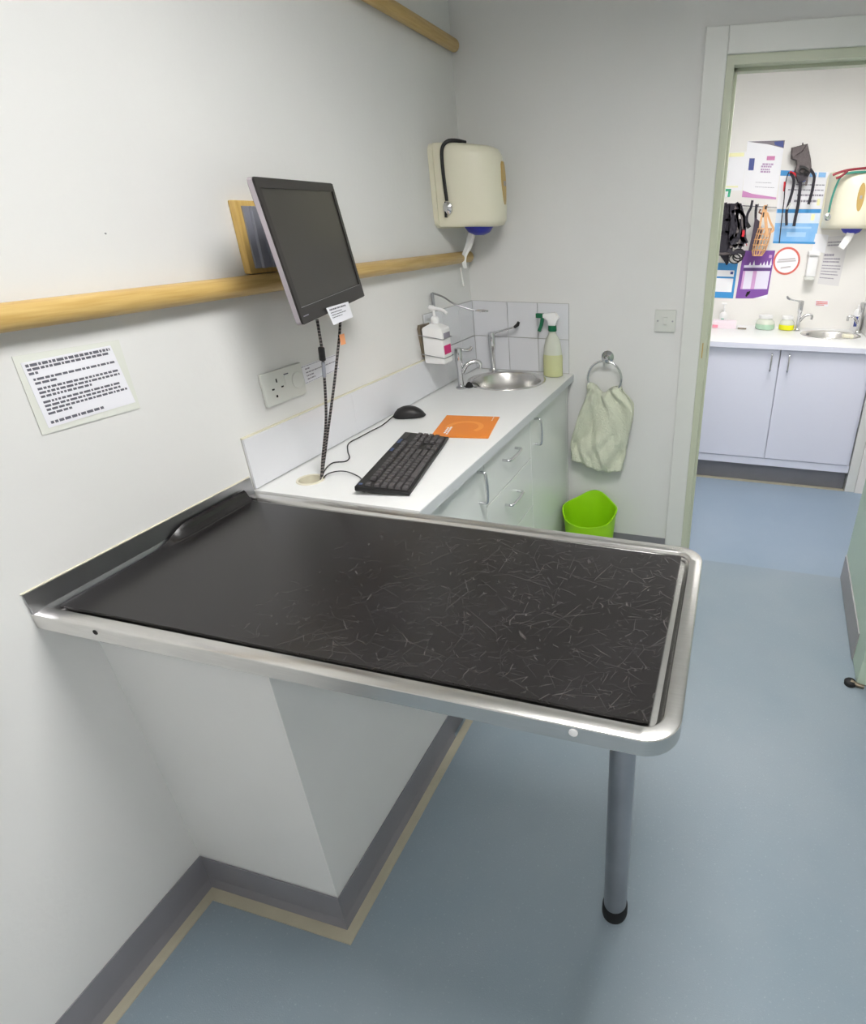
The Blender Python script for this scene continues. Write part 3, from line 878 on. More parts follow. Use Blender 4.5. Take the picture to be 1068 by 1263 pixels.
def rr2(w, h, r, z):
    o = []
    for sx_, sy_, a0 in ((1, -1, -90), (1, 1, 0), (-1, 1, 90), (-1, -1, 180)):
        for k in range(4):
            a = R(a0 + 30 * k)
            o.append((sx_ * (w / 2 - r) + r * math.cos(a), sy_ * (h / 2 - r) + r * math.sin(a), z))
    return o
MB(MM).loft([rr2(MW * 0.62, MH * 0.66, 0.02, -0.052), rr2(MW * 0.66, MH * 0.70, 0.02, -0.044), rr2(MW * 0.80, MH * 0.86, 0.02, -0.026), rr2(MW - 0.008, MH - 0.008, 0.008, -0.0165), rr2(MW - 0.004, MH - 0.004, 0.008, -0.0145)]).build('back_shell', M_BLACKP, t, smooth=30)
MB(MM).loft([rr2(MW, MH, 0.008, -0.0140), rr2(MW, MH, 0.008, -0.004)]).build('side_band', M_MONSIDE, t, smooth=30)
bz = MB(MM)
rings = [rr2(MW, MH, 0.008, -0.0038), rr2(MW, MH, 0.008, -0.001), rr2(MW - 0.003, MH - 0.003, 0.007, 0.0)]
bz.loft(rings, cap1=False)
sx0, sx1, sy0, sy1 = -MW / 2 + 0.018, MW / 2 - 0.018, -MH / 2 + 0.034, MH / 2 - 0.019
o = [(-MW / 2 + 0.0015, -MH / 2 + 0.0015), (MW / 2 - 0.0015, -MH / 2 + 0.0015), (MW / 2 - 0.0015, MH / 2 - 0.0015), (-MW / 2 + 0.0015, MH / 2 - 0.0015)]
i_ = [(sx0, sy0), (sx1, sy0), (sx1, sy1), (sx0, sy1)]
v = [(*q, 0.0) for q in o] + [(*q, 0.0) for q in i_] + [(*q, -0.003) for q in i_]
bz.add(v, [(k, (k + 1) % 4, 4 + (k + 1) % 4, 4 + k) for k in range(4)] + [(4 + k, 4 + (k + 1) % 4, 8 + (k + 1) % 4, 8 + k) for k in range(4)])
bz.build('bezel', M_BEZEL, t, smooth=30)
MB(MM).box(sx0, sx1, sy0, sy1, -0.0036, -0.0026).build('screen', M_SCREEN, t)
MB(MM).box(-MW / 2 + 0.014, -MW / 2 + 0.042, -MH / 2 + 0.0145, -MH / 2 + 0.0165, 0.0, 0.0004).build('maker_mark', M_INKL, t)
MB(MM).box(sx0, sx1, sy0 - 0.0012, sy0 - 0.0002, 0.0, 0.0005).build('trim_line', M_STEELD, t)
# card stuck on the lower bezel
cn = [Ppl(x, y, MONC + nrm * 0.003, nrm) for x, y in ((402, 380), (429, 372), (435, 391), (411, 401))]
t = thing('paper_card', tuple(cn[3]), 'small white printed card stuck to lower edge of monitor', 'card')
MB().slab(cn[0], cn[3], cn[2], cn[1], 0.0008).build('card', M_PAPER, t)
q = [c + nrm * 0.0013 for c in cn]
words(MB(), q[0], q[1], q[2], q[3], [(0.16, .08, .82, .09), (0.34, .08, .6, .05), (0.48, .08, .75, .05), (0.62, .08, .55, .05)], 3).build('print', M_INK, t, kind='stuff')
# two braided cables down to the grommet
def cable(pts, r, name, label, m, extra=None):
    t = thing(name, (HX, HY, ZC), label, 'cable', 'cables by the grommet')
    MB().tube(spline(pts, 8), r, 8).build('lead', m, t, smooth=60)
    return t
m1 = Ppl(391, 394, MONC - nrm * 0.03, nrm)
p1 = [m1, P(394, 412, 'x', m1.x), P(397, 432, 'x', m1.x * .5 + .08), P(401, 480, 'x', 0.15), P(402, 520, 'x', 0.135), P(398, 565, 'x', 0.115), Vector((HX + 0.018, HY + 0.012, ZC - 0.02))]
t = cable(p1, 0.0034, 'monitor_cable', 'braided cable with black ferrite hanging from monitor, left one', M_BRAID)
fa, fb = P(396, 428, 'x', 0.166), P(398, 445, 'x', 0.162)
MB().tube([fa, fa.lerp(fb, 0.06), fa.lerp(fb, 0.94), fb], [0.005, 0.0075, 0.0075, 0.005], 12).build('ferrite', M_BLACKP, t, smooth=40)
fc, fd = P(398.5, 447, 'x', 0.161), P(400, 465, 'x', 0.156)
MB().tube([fc, fd], 0.0045, 8).build('sleeve', M_ALU, t, smooth=60)
m2 = Ppl(420, 385, MONC - nrm * 0.03, nrm)
p2 = [m2, P(419, 408, 'x', m2.x), P(417, 430, 'x', 0.125), P(412, 475, 'x', 0.125), P(406, 520, 'x', 0.12), P(400, 565, 'x', 0.112), Vector((HX + 0.022, HY + 0.004, ZC - 0.02))]
t = cable(p2, 0.0034, 'monitor_cable', 'braided cable with orange tag hanging from monitor, right one', M_BRAID)
ga, gb = P(417, 413, 'x', 0.13), P(425, 424, 'x', 0.13)
MB().slab((0.133, ga.y, ga.z), (0.133, ga.y, gb.z), (0.133, gb.y, gb.z), (0.133, gb.y, ga.z), 0.001).build('tag', M_SALMONT, t)

# ------------------------------------------------------------------ socket, label strip, notice
t = thing('wall_socket', (0, 0.705, 1.083), 'white twin wall plate with socket and round cap above worktop', 'socket')
MB().box(0.0005, 0.010, 0.629, 0.779, 1.083, 1.166, 0.004).build('plate', M_GREYP, t, smooth=40)
for yy, zz, a, b_ in ((0.677, 1.141, 0.0022, 0.0048), (0.660, 1.122, 0.0042, 0.002), (0.6935, 1.122, 0.0042, 0.002), (0.668, 1.103, 0.003, 0.003)):
    B(0.0098, 0.0103, yy - a, yy + a, zz - b_, zz + b_).build('pin_slot', M_DARK, t)
B(0.0098, 0.0115, 0.706, 0.722, 1.126, 1.148, 0.0006).build('rocker', M_GREYP, t)
B(0.0098, 0.0116, 0.706, 0.722, 1.1485, 1.151).build('painted_rocker_shadow', M_INK, t)  # raised dark strip painted in for the shadow above the rocker
MB(frame((0.010, 0.753, 1.125), (0, 1, 0), (0, 0, 1), (1, 0, 0))).lathe([(0.022, -0.001), (0.022, 0.0012), (0.0205, 0.0022), (0.0, 0.0026)], n=28).build('round_cap', M_GREYP, t, smooth=30)
t = thing('label_strip', (0, 0.865, 1.103), 'small white printed label on wall right of the socket', 'label')
ca = [P(x, y, 'x', 0.0012) for x, y in ((371, 452), (413, 437), (418, 455), (377, 474))]
MB().slab(ca[0], ca[3], ca[2], ca[1], 0.0006).build('strip', M_PAPER, t)
q = [c + Vector((0.0010, 0, 0)) for c in ca]
words(MB(), q[0], q[1], q[2], q[3], [(0.22, .08, .2, .07), (0.42, .08, .95, .06), (0.6, .08, .28, .07), (0.78, .08, .3, .07), (.06, .0, 1, .03), (.95, .0, 1, .03)], 5).build('print', M_INKL, t, kind='stuff')
t = thing('wall_notice', (0, 0.225, 1.174), 'laminated printed notice on wall below the wooden rail', 'notice')
cl_ = [P(x, y, 'x', 0.0012) for x, y in ((14, 440), (146, 419), (173, 503), (52, 537))]
MB().slab(cl_[0], cl_[3], cl_[2], cl_[1], 0.0006).build('laminate', M_LAMIN, t)
cp = [P(x, y, 'x', 0.0022) for x, y in ((25, 448), (136, 426), (167, 496), (60, 528))]
MB().slab(cp[0], cp[3], cp[2], cp[1], 0.0004).build('sheet', M_PAPER, t)
q = [c + Vector((0.0008, 0, 0)) for c in cp]
L3 = [(.055, .03, .97, .042), (.115, .03, .93, .036), (.175, .03, .14, .036), (.265, .05, .97, .034), (.325, .05, .28, .034), (.41, .05, .97, .034), (.47, .05, .96, .034), (.53, .05, .6, .034),
      (.615, .05, .93, .034), (.675, .05, .92, .034), (.735, .05, .99, .034), (.795, .05, .3, .034), (.93, .04, .62, .042)]
words(MB(), q[0], q[1], q[2], q[3], L3, 8).build('print', M_INK, t, kind='stuff')
tag(MB(frame(tuple(P(130, 288, 'x', 0)), (0, 1, 0), (0, 0, 1), (1, 0, 0))).lathe([(0.0016, 0), (0.0012, 0.002), (0.0, 0.0022)], n=8).build('wall_plug', M_STEELD), 'tiny screw head in the bare wall above the rail', 'screw')

# ------------------------------------------------------------------ keyboard
KA = R(12.5)
u_ = Vector((-math.sin(KA), math.cos(KA), 0))
tilt = R(4.5)
vflat = Vector((-math.cos(KA), -math.sin(KA), 0))
v_ = vflat * math.cos(tilt) + Vector((0, 0, 1)) * math.sin(tilt)
n_ = u_.cross(v_)
# local x along length, y towards back, z up; origin at front-left corner
KL, KW = 0.408, 0.135
korg = Vector((0.400, 0.592, ZC + 0.0012))
KM = frame(korg, u_, v_, n_)
t = thing('keyboard', tuple(korg), 'black full size keyboard lying slanted on the white worktop', 'keyboard')
kc = MB(KM)
kc.loft([[(0.002, 0.002, 0.0), (KL - 0.002, 0.002, 0.0), (KL - 0.002, KW - 0.002, 0.0), (0.002, KW - 0.002, 0.0)],
         [(0, 0, 0.003), (KL, 0, 0.003), (KL, KW, 0.003), (0, KW, 0.003)],
         [(0, 0, 0.009), (KL, 0, 0.009), (KL, KW, 0.013), (0, KW, 0.013)],
         [(0.003, 0.003, 0.0105), (KL - 0.003, 0.003, 0.0105), (KL - 0.003, KW - 0.003, 0.0145), (0.003, KW - 0.003, 0.0145)]])
kc.build('case', M_BLACKP, t)
for xx in (0.03, KL - 0.03):
    MB(KM).box(xx - 0.012, xx + 0.012, KW - 0.018, KW - 0.010, -0.0095, 0.001).build('foot', M_RUBBER, t)
KU = 0.0176
rows = [  # (row index from front, start u, widths) ; negative = gap
    (0, 0, [1.25, 1.25, 1.25, 6.25, 1.25, 1.25, 1.25, 1.25, -.25, 1, 1, 1, -.25, 2, 1]),
    (1, 0, [2.25] + [1] * 10 + [2.75, -1.25, 1, -1.25, 1, 1, 1, 1]),
    (2, 0, [1.75] + [1] * 11 + [2.25, -3.5, 1, 1, 1, 1]),
    (3, 0, [1.5] + [1] * 12 + [1.5, -.25, 1, 1, 1, -.25, 1, 1, 1, 1]),
    (4, 0, [1] * 13 + [2, -.25, 1, 1, 1, -.25, 1, 1, 1, 1]),
    (5.25, 0, [1, -1, 1, 1, 1, 1, -.5, 1, 1, 1, 1, -.5, 1, 1, 1, 1, -.25, 1, 1, 1])]
kmesh = {}
def key_mesh(w, m):
    k_ = (w, m.name)
    if k_ in kmesh:
        return kmesh[k_]
    hw_, hh_ = w * KU / 2 - 0.0016, KU * 0.5 * 0.98 - 0.0017
    R3 = KM.to_3x3().to_4x4()
    mb_ = MB(R3).loft([[(-hw_, -hh_, 0), (hw_, -hh_, 0), (hw_, hh_, 0), (-hw_, hh_, 0)],
                       [(-hw_ + .0016, -hh_ + .0012, 0.0058), (hw_ - .0016, -hh_ + .0012, 0.0058), (hw_ - .0016, hh_ - .0018, 0.0062), (-hw_ + .0016, hh_ - .0018, 0.0062)]], cap0=False)
    me = bpy.data.meshes.new('key')
    me.from_pydata(mb_.v, [], mb_.f)
    me.materials.append(m)
    kmesh[k_] = me
    return me
for r_, s0, ws in rows:
    uu = 0.0065
    for w in ws:
        if w < 0:
            uu += -w * KU
            continue
        cx_ = uu + w * KU / 2
        cy_ = 0.0065 + (r_ + 0.5) * KU * 0.98
        z_ = 0.0103 + 0.004 * cy_ / KW
        k_ = bpy.data.objects.new('key', key_mesh(w, M_KEY))
        COL.objects.link(k_)
        k_.parent = t
        k_.location = KM.to_3x3() @ Vector((cx_, cy_, z_))
        uu += w * KU
# media strip with blue legends
for uu, n in ((0.002 + 0.0, 1), (0.30, 3), (0.235, 2)):
    for q_ in range(n):
        MB(KM).box(uu + 0.0085 + q_ * 0.012, uu + 0.0165 + q_ * 0.012, KW - 0.0142, KW - 0.0062, 0.0142, 0.0158).build('media_key', M_KEYB, t)
MB(KM).box(0.345, 0.395, KW - 0.022, KW - 0.008, 0.0140, 0.0152, 0.0005).build('badge_panel', M_BEZEL, t)
kb_start = KM @ Vector((0.03, KW, 0.006))
kp = [kb_start, P(445, 590, 'z', ZC + 0.006), P(432, 583, 'z', ZC + 0.008), P(420, 581, 'z', ZC + 0.008), P(408, 583, 'z', ZC + 0.010), P(400, 588, 'z', ZC + 0.006), Vector((HX + 0.026, HY + 0.006, ZC - 0.012))]
MB().tube(spline([tuple(q) for q in kp], 6), 0.0017, 6).build('cable', M_BLACKP, t, smooth=60)

# ------------------------------------------------------------------ mouse
ma = math.atan2(0.052, 0.098)
MX = frame((0.074, 1.176, ZC + 0.0008), (math.cos(ma), math.sin(ma), 0), (-math.sin(ma), math.cos(ma), 0), (0, 0, 1))
t = thing('mouse', (0.074, 1.176, ZC), 'black computer mouse on worktop beside the orange leaflet', 'mouse')
rings = []
for k in range(15):
    s_ = k / 14
    xx = -0.055 + 0.11 * s_
    wd = 0.031 * (1 - abs(2 * s_ - 1) ** 3.2) ** 0.5 * (0.94 + 0.1 * s_)
    ht = 0.037 * (math.sin(math.pi * (0.12 + 0.80 * s_)) ** 0.8) * (1 - abs(2 * s_ - 1) ** 5) ** 0.5
    rings.append([(xx, max(wd, .002) * math.cos(math.pi * j / 12), 0.001 + max(ht, .003) * math.sin(math.pi * j / 12) ** 0.75) for j in range(13)])
MB(MX).loft(rings).build('shell', M_BLACKP, t, smooth=50)
MB(MX @ frame((-0.03, 0, 0.021), (1, 0, 0), (0, 0, 1), (0, -1, 0))).lathe([(0.009, -0.004), (0.0105, 0), (0.009, 0.004)], n=14).build('wheel', M_RUBBER, t, smooth=50)
ms = MX @ Vector((-0.052, 0, 0.006))
mp_ = [ms] + [P(x, y, 'z', ZC + 0.0025) for x, y in ((472, 524), (457, 532), (444, 539), (430, 547), (429, 557), (431, 564), (426, 569), (410, 571))] + [P(400, 581, 'z', ZC + 0.006), Vector((HX + 0.02, HY + 0.014, ZC - 0.012))]
MB().tube(spline([tuple(q) for q in mp_], 6), 0.0017, 6).build('cable', M_BLACKP, t, smooth=60)

# ------------------------------------------------------------------ orange leaflet
f0 = [P(x, y, 'z', ZC + 0.0035) for x, y in ((551, 512), (616, 514), (602, 540), (531, 538))]
t = thing('orange_leaflet', tuple(f0[3]), 'orange printed leaflet lying between keyboard and round sink', 'leaflet')
lf = MB()
lf.loft([[tuple(q - Vector((0, 0, 0.003))) for q in f0], [tuple(q - Vector((0, 0, 0.0016))) for q in f0]])
lf.build('back_sheet', M_ORANGE2, t)
lf = MB()
lf.loft([[tuple(q - Vector((0, 0, 0.0014))) for q in f0], [tuple(q) for q in f0]])
lf.build('cover', M_ORANGE, t)
q = [c + Vector((0, 0, 0.0005)) for c in f0]
def fpt(u, v):
    return (q[0] * (1 - u) + q[1] * u) * (1 - v) + (q[3] * (1 - u) + q[2] * u) * v
wl = MB()
# lettering runs along the leaflet's short side
for (u, v0, v1, w) in ((0.20, 0.60, 0.86, .035), (0.25, 0.56, 0.90, .035), (0.90, 0.05, .22, .015)):
    vv = v1
    while vv > v0:
        wl.quad(fpt(u - w / 2, vv), fpt(u + w / 2, vv), fpt(u + w / 2, vv - 0.05), fpt(u - w / 2, vv - 0.05))
        vv -= 0.07
wl.build('print', M_PAPER, t, kind='stuff')
ar = MB()
for k in range(20):
    a0_, a1_ = R(-30 + 12 * k), R(-30 + 12 * (k + 1))
    cc = fpt(0.48, 0.55)
    def ap(a, rr):
        return tuple(Vector((cc.x + rr * math.cos(a), cc.y + rr * math.sin(a), cc.z - 0.0002)))
    ar.quad(ap(a0_, 0.045), ap(a1_, 0.045), ap(a1_, 0.062), ap(a0_, 0.062))
ar.build('swirl_print', M_ORANGE2, t)

# ------------------------------------------------------------------ things on the back wall
t = thing('light_switch', (0.85, YB, 1.096), 'white square light switch on wall beside the doorway', 'switch')
MB().box(0.806, 0.892, YB - 0.009, YB - 0.0005, 1.097, 1.183, 0.003).build('plate', M_GREYP, t, smooth=40)
B(0.840, 0.858, YB - 0.0125, YB - 0.0085, 1.126, 1.155, 0.001).build('rocker', M_GREYP, t)
for xx in (0.819, 0.879):
    MB(frame((xx, YB - 0.009, 1.140), (1, 0, 0), (0, 0, 1), (0, -1, 0))).lathe([(0.0036, -0.001), (0.0034, 0.0006), (0, 0.0008)], n=12).build('screw', M_STEELD, t)

t = thing('towel_ring', (0.612, YB, 0.83), 'chrome towel ring on wall between sink and doorway', 'towel ring')
rc = Vector((0.612, YB - 0.048, 0.902))
MB(frame((0.614, YB, 0.983), (1, 0, 0), (0, 0, 1), (0, -1, 0))).lathe([(0.027, 0.0005), (0.027, 0.006), (0.020, 0.012), (0.012, 0.018), (0.011, 0.05), (0.013, 0.056), (0.0, 0.06)], n=24).build('rose', M_CHROME, t, smooth=40)
pts = [rc + Vector((0.073 * math.cos(2 * math.pi * k / 40), 0, 0.073 * math.sin(2 * math.pi * k / 40))) for k in range(41)]
MB().tube(pts, 0.005, 10, caps=False).build('ring', M_CHROME, t, smooth=60)
# towel pulled through the ring
nu, nv = 30, 44
grid = []
for layer in (0, 1):
    for j in range(nv + 1):
        for i in range(nu + 1):
            s_, q_ = i / nu, j / nv
            xl = 0.540 + (0.462 - 0.540) * sstep(q_ * 1.15) ** 0.9
            xr = 0.686 + 0.056 * sstep(q_ * 4.5) - 0.036 * sstep((q_ - 0.25) / 0.75)
            x = xl + (xr - xl) * s_
            ztop = 0.876 - 0.036 * math.exp(-((s_ - 0.48) / 0.2) ** 2) - 0.010 * s_
            zbot = 0.502 + 0.012 * math.sin(s_ * 5 + 1) - 0.012 * s_
            if layer:
                zbot += 0.03
            z = ztop + (zbot - ztop) * q_
            fold = 0.012 * math.sin((s_ - 0.5) * 9 / (0.35 + q_) + 0.8) * (1 - 0.5 * q_)
            fold += 0.009 * math.sin(s_ * 7 + q_ * 6) * q_ + 0.006 * math.sin(s_ * 16 - q_ * 11) * (0.3 + 0.7 * q_)
            fold += 0.012 * math.exp(-((s_ - 0.42 - 0.25 * (q_ - .3)) / 0.10) ** 2) * sstep(q_ * 3)
            bel = 0.016 * math.sin(math.pi * s_) ** 0.5
            fold += 0.010 * math.sin((s_ * 1.2 + q_ * 0.9) * 13) * sstep((q_ - 0.15) * 3) * (0.5 + 0.5 * math.sin(q_ * 9 + 1)) + 0.005 * math.sin((s_ - q_ * 0.7) * 31) * q_
            y = YB - 0.046 + (-0.012 - fold * 1.15 - bel if layer == 0 else 0.014 + bel * 0.3 - fold * 0.15)
            if j == 0:
                y = YB - 0.046
                z = ztop + 0.004
            grid.append((x + 0.004 * math.sin(q_ * 14 + s_ * 3) * q_, y, z))
tw = MB()
fs = []
off = (nu + 1) * (nv + 1)
for l_ in (0, 1):
    for j in range(nv):
        for i in range(nu):
            a = l_ * off + j * (nu + 1) + i
            fs.append((a, a + 1, a + nu + 2, a + nu + 1))
tw.add(grid, fs)
tw_o = tw.build('hand_towel', M_TOWEL, smooth=180)
sm = tw_o.modifiers.new('thick', 'SOLIDIFY')
sm.thickness = 0.004
sm.offset = 0
tag(tw_o, 'cream hand towel hanging crumpled through the chrome ring', 'towel')

# lime tub
bc = Vector((0.578, 1.768, 0))
rings = []
n = 48
def tub(r_, frac, k):
    a = 2 * math.pi * k / n
    rr = r_ * (1 + 0.02 * math.cos(4 * a))
    dg = (math.degrees(a) - 90) / 34
    hi_ = 0.325 + 0.036 * math.exp(-dg * dg) - (0.036 * sstep(-math.sin(a) * 1.4) if math.sin(a) < 0 else 0)
    return (bc.x + rr * math.cos(a), bc.y + rr * math.sin(a), 0.001 + hi_ * frac)
RB, RT_ = 0.088, 0.121
def ring(rad_in, frac):
    return [tub((RB + (RT_ - RB) * frac ** 0.8) - rad_in, frac, k) for k in range(n)]
outer = [ring(0.0, f) for f in (0, 0.15, 0.35, 0.55, 0.75, 0.9)] + [[tub(RT_ + 0.004, 1.0, k) for k in range(n)]]
inner = [[tub(RT_ - 0.002, 1.0, k) for k in range(n)]] + [ring(0.005, f) for f in (0.9, 0.6, 0.3, 0.02)]
tb = MB().loft(outer + inner)
tag(tb.build('waste_tub', M_LIME, smooth=50), 'lime green wavy-rimmed plastic tub on floor under the towel', 'bin')

# ------------------------------------------------------------------ FAR ROOM: cabinet, worktop, sink, taps
ZF = 0.875
YC = 3.02
t = thing('far_cabinet', (1.4, 3.3, 0), 'white two-door base cabinet seen through the doorway', 'cabinet')
cb = MB().box(0.50, 1.895, YC + 0.019, YF - 0.002, 0.13, 0.148).box(0.50, 0.518, YC + 0.019, YF - 0.002, 0.148, ZF - 0.031).box(1.877, 1.895, YC + 0.019, YF - 0.002, 0.148, ZF - 0.031)
cb.box(1.389, 1.407, YC + 0.019, YF - 0.002, 0.148, ZF - 0.14).build('carcass', M_CABFAR, t)
B(0.50, 1.895, YC + 0.004, YC + 0.019, 0.128, 0.174).build('bottom_rail', M_CABFAR, t)
B(0.50, 1.895, YC + 0.05, YC + 0.06, 0.0, 0.13).build('plinth', M_SKIRT, t)
for x0, x1, hx in ((0.912, 1.397, 1.352), (1.399, 1.882, 1.448), (0.50, 0.910, None)):
    d = B(x0 + g, x1 - g, YC, YC + 0.018, 0.178, ZF - 0.034, 0.0015).build('door', M_CABFAR, t)
    if hx:
        bar_handle(d, (hx, YC, 0.722), (hx, YC, 0.818), (0, -0.026, 0), 0.005)
sweep([(0.50, YC + 0.05), (1.90, YC + 0.05)], [(0, 0), (0, 0.004), (0.03, 0.003), (0.03, 0)], 'trim_6', M_STRIP, 'buff sealing strip on floor below the far cabinet')
FSX, FSY, FSR = 1.70, 3.40, 0.175
wt = MB().bm(holed_slab(0.45, 1.899, 3.0, YF - 0.001, ZF - 0.03, ZF, [(FSX, FSY, FSR - 0.012, 0.145 - 0.012)]))
wtf = thing('far_worktop', (1.2, 3.3, ZF - 0.03), 'white worktop with sink seen through the doorway', 'worktop')
wt.build('top_slab', M_LAM, wtf)
B(0.45, 1.899, 2.9985, 3.0, ZF - 0.0295, ZF - 0.0015).build('front_edging', M_CABFAR, wtf)
sk = thing('far_wash_basin', (FSX, FSY, ZF - 0.12), 'oval steel sink in the far worktop', 'sink')
MB().lathe([(FSR, 0.0005), (FSR - 0.004, 0.004), (FSR - 0.018, 0.002), (FSR - 0.024, -0.006), (FSR - 0.03, -0.06), (FSR - 0.05, -0.11), (0.0, -0.116)], (FSX, FSY, ZF), 48, sy=0.83, cap0=False, cap1=False).build('bowl', M_STEEL, sk, smooth=50)
MB().lathe([(0.0, -0.115), (0.02, -0.114), (0.02, -0.110), (0.0, -0.109)], (FSX, FSY, ZF), 20).build('waste', M_CHROME, sk, smooth=50)
tag(B(1.755, 1.815, 3.285, 3.335, ZF + 0.0045, ZF + 0.022, 0.004).build('soap_bar', M_CREAMP), 'pale soap block on front rim of the far sink', 'soap')
pillar_tap(1.512, 3.50, ZF, 0.185, R(0), 'far chrome lever tap at left end of the sink', (-0.075, 0.0, 0.012), 0.075, zs=0.42, tip=M_STEELD)
pillar_tap(1.868, 3.50, ZF, 0.185, R(180), 'far chrome lever tap at right end of the sink', (0.018, 0.0, 0.004), 0.07, zs=0.42, tip=M_STEELD)
# items on the far worktop
t = thing('pump_bottle', (1.045, 3.575, ZF), 'small white pump bottle at left of the far worktop', 'bottle')
MB().lathe([(0.022, 0.045), (0.026, 0.05), (0.026, 0.11), (0.018, 0.125), (0.009, 0.13), (0.009, 0.145), (0.004, 0.15), (0.004, 0.175), (0, 0.175)], (1.045, 3.60, ZF - 0.0445), 18).build('body', M_WHITEP, t, smooth=40)
MB().box(1.027, 1.060, 3.593, 3.607, ZF + 0.131, ZF + 0.142, 0.002).build('pump_head', M_WHITEP, t)
B(1.031, 1.052, 3.5728, 3.574, ZF + 0.042, ZF + 0.047).build('label_print', M_PGREEN, t)
t = thing('tissue_box', (1.06, 3.49, ZF), 'pale pink tissue box on the far worktop', 'box')
B(0.985, 1.135, 3.47, 3.545, ZF, ZF + 0.045, 0.002).build('carton', mat('pale_pink_card', (240, 224, 232), 0.6), t)
B(0.985, 1.02, 3.4685, 3.47, ZF + 0.004, ZF + 0.022).build('label_print', mat('pink_print', (240, 150, 170), 0.6), t)
t = thing('swab_tray', (1.18, 3.49, ZF), 'small white lidded tray next to the pink box', 'tray')
B(1.145, 1.20, 3.47, 3.52, ZF, ZF + 0.010, 0.002).build('base', M_SANDBR, t)
B(1.143, 1.202, 3.468, 3.522, ZF + 0.0102, ZF + 0.016, 0.002).build('lid', M_WHITEP, t)
def jar(x, y, r_, lq, label):
    t = thing('specimen_jar', (x, y, ZF), label, 'jar', 'liquid jars on the far worktop')
    MB().lathe([(r_ * 0.9, 0.001), (r_, 0.005), (r_, 0.033), (0, 0.033)], (x, y, ZF), 24).build('liquid', lq, t, smooth=40)
    MB().lathe([(r_ * 0.99, 0.0335), (r_ * 0.92, 0.048), (r_ * 0.66, 0.060), (r_ * 0.64, 0.066), (0, 0.066)], (x, y, ZF), 24).build('shoulder', M_CLEARB, t, smooth=40)
    MB().lathe([(r_ * 0.72, 0.0665), (r_ * 0.74, 0.070), (r_ * 0.72, 0.084), (0, 0.085)], (x, y, ZF), 24).build('lid', M_WHITEP, t, smooth=40)
jar(1.315, 3.53, 0.060, M_LIQG, 'squat jar of pale green liquid on the far worktop')
jar(1.448, 3.53, 0.047, M_LIQYY, 'squat jar of bright yellow liquid on the far worktop')
t = thing('detergent_bottle', (1.878, 3.585, ZF), 'white bottle with blue label at right end of far worktop', 'bottle')
MB().lathe([(0.028, 0), (0.030, 0.004), (0.030, 0.105), (0.022, 0.125), (0.010, 0.133), (0.010, 0.155), (0, 0.155)], (1.868, 3.60, ZF + 0.0005), 20, sx=0.95).build('body', M_WHITEP, t, smooth=40)
MB().quad((1.85, 3.5695, ZF + 0.03), (1.887, 3.5695, ZF + 0.03), (1.887, 3.5695, ZF + 0.09), (1.85, 3.5695, ZF + 0.09)).build('label_print', M_NAVY, t)
MB().slab(*[P(x, y, 'y', YF - 0.0012) for x, y in ((1007, 371), (1007, 378), (1022, 378), (1022, 371))], 0.0006)
t = thing('red_sticker', tuple(P(1013, 378, 'y', YF)), 'small red printed sticker on wall above the far sink', 'sticker')
q = [P(x, y, 'y', YF - 0.0016) for x, y in ((1006, 370), (1022, 371), (1021, 378), (1005, 377))]
MB().slab(q[0], q[3], q[2], q[1], 0.0006).build('sheet', M_PAPER, t)
q2 = [c - Vector((0, 0.0012, 0)) for c in q]
words(MB(), *q2, [(.25, .05, .95, .2), (.55, .05, .95, .2), (.82, .05, .7, .16)], 9).build('print', M_INKR, t, kind='stuff')

# ------------------------------------------------------------------ FAR WALL: posters and papers
def sheet(name, px, label, cat, m, lift=0.0012, group='papers on the far wall'):
    q = [P(x, y, 'y', YF - lift) for x, y in px]
    lo = min(c.z for c in q)
    t = thing(name, (sum(c.x for c in q) / 4, YF, lo), label, cat, group)
    MB().slab(q[0], q[3], q[2], q[1], 0.0006).build('sheet', m, t)
    a, b, c, d = [k - Vector((0, 0.0010, 0)) for k in q]
    def pt(u, v, up=0.0):
        return ((a * (1 - u) + b * u) * (1 - v) + (d * (1 - u) + c * u) * v) - Vector((0, up, 0))
    def patch(part, mm, u0, u1, v0, v1, up=0.0):
        MB().quad(pt(u0, v0, up), pt(u1, v0, up), pt(u1, v1, up), pt(u0, v1, up)).build(part, mm, t)
    def poly(part, mm, uv, up=0.0):
        k = [tuple(pt(u, v, up)) for u, v in uv]
        MB().add(k, [tuple(range(len(k)))]).build(part, mm, t)
    def text(mm, rws, seed=1, up=0.0004):
        words(MB(), pt(0, 0, up), pt(1, 0, up), pt(1, 1, up), pt(0, 1, up), rws, seed).build('print', mm, t, kind='stuff')
    return t, patch, poly, text
# white poster with purple foot
t, patch, poly, text = sheet('wall_poster', ((922, 174), (968, 173), (957, 246), (915, 243)), 'white poster with dark top wedge and magenta foot on far wall', 'poster', M_PWHITE)
poly('top_wedge', mat('poster_brown_grey', (128, 120, 128), 0.5), [(0.0, 0.01), (1.0, 0.0), (1.0, 0.13), (0.55, 0.06)])
poly('wedge_accent', M_NAVY, [(0.72, 0.02), (0.97, 0.01), (0.99, 0.12), (0.75, 0.075)], 0.0004)
poly('foot_band', mat('poster_magenta', (204, 140, 190), 0.5), [(0.0, 0.88), (0.3, 0.93), (1.0, 0.965), (1.0, 1.0), (0.0, 1.0)])
patch('picture', M_NAVY, 0.10, 0.25, 0.30, 0.51)
patch('picture', mat('poster_rose', (206, 130, 176), 0.5), 0.58, 0.80, 0.26, 0.33)
text(mat('mauve_ink', (180, 150, 186), 0.6), [(.40, .48, .78, .03), (.44, .45, .74, .03), (.49, .45, .70, .03), (.53, .45, .72, .03)], 2)
text(M_INKL, [(.72, .35, .8, .008), (.8, .35, .9, .008)], 4)
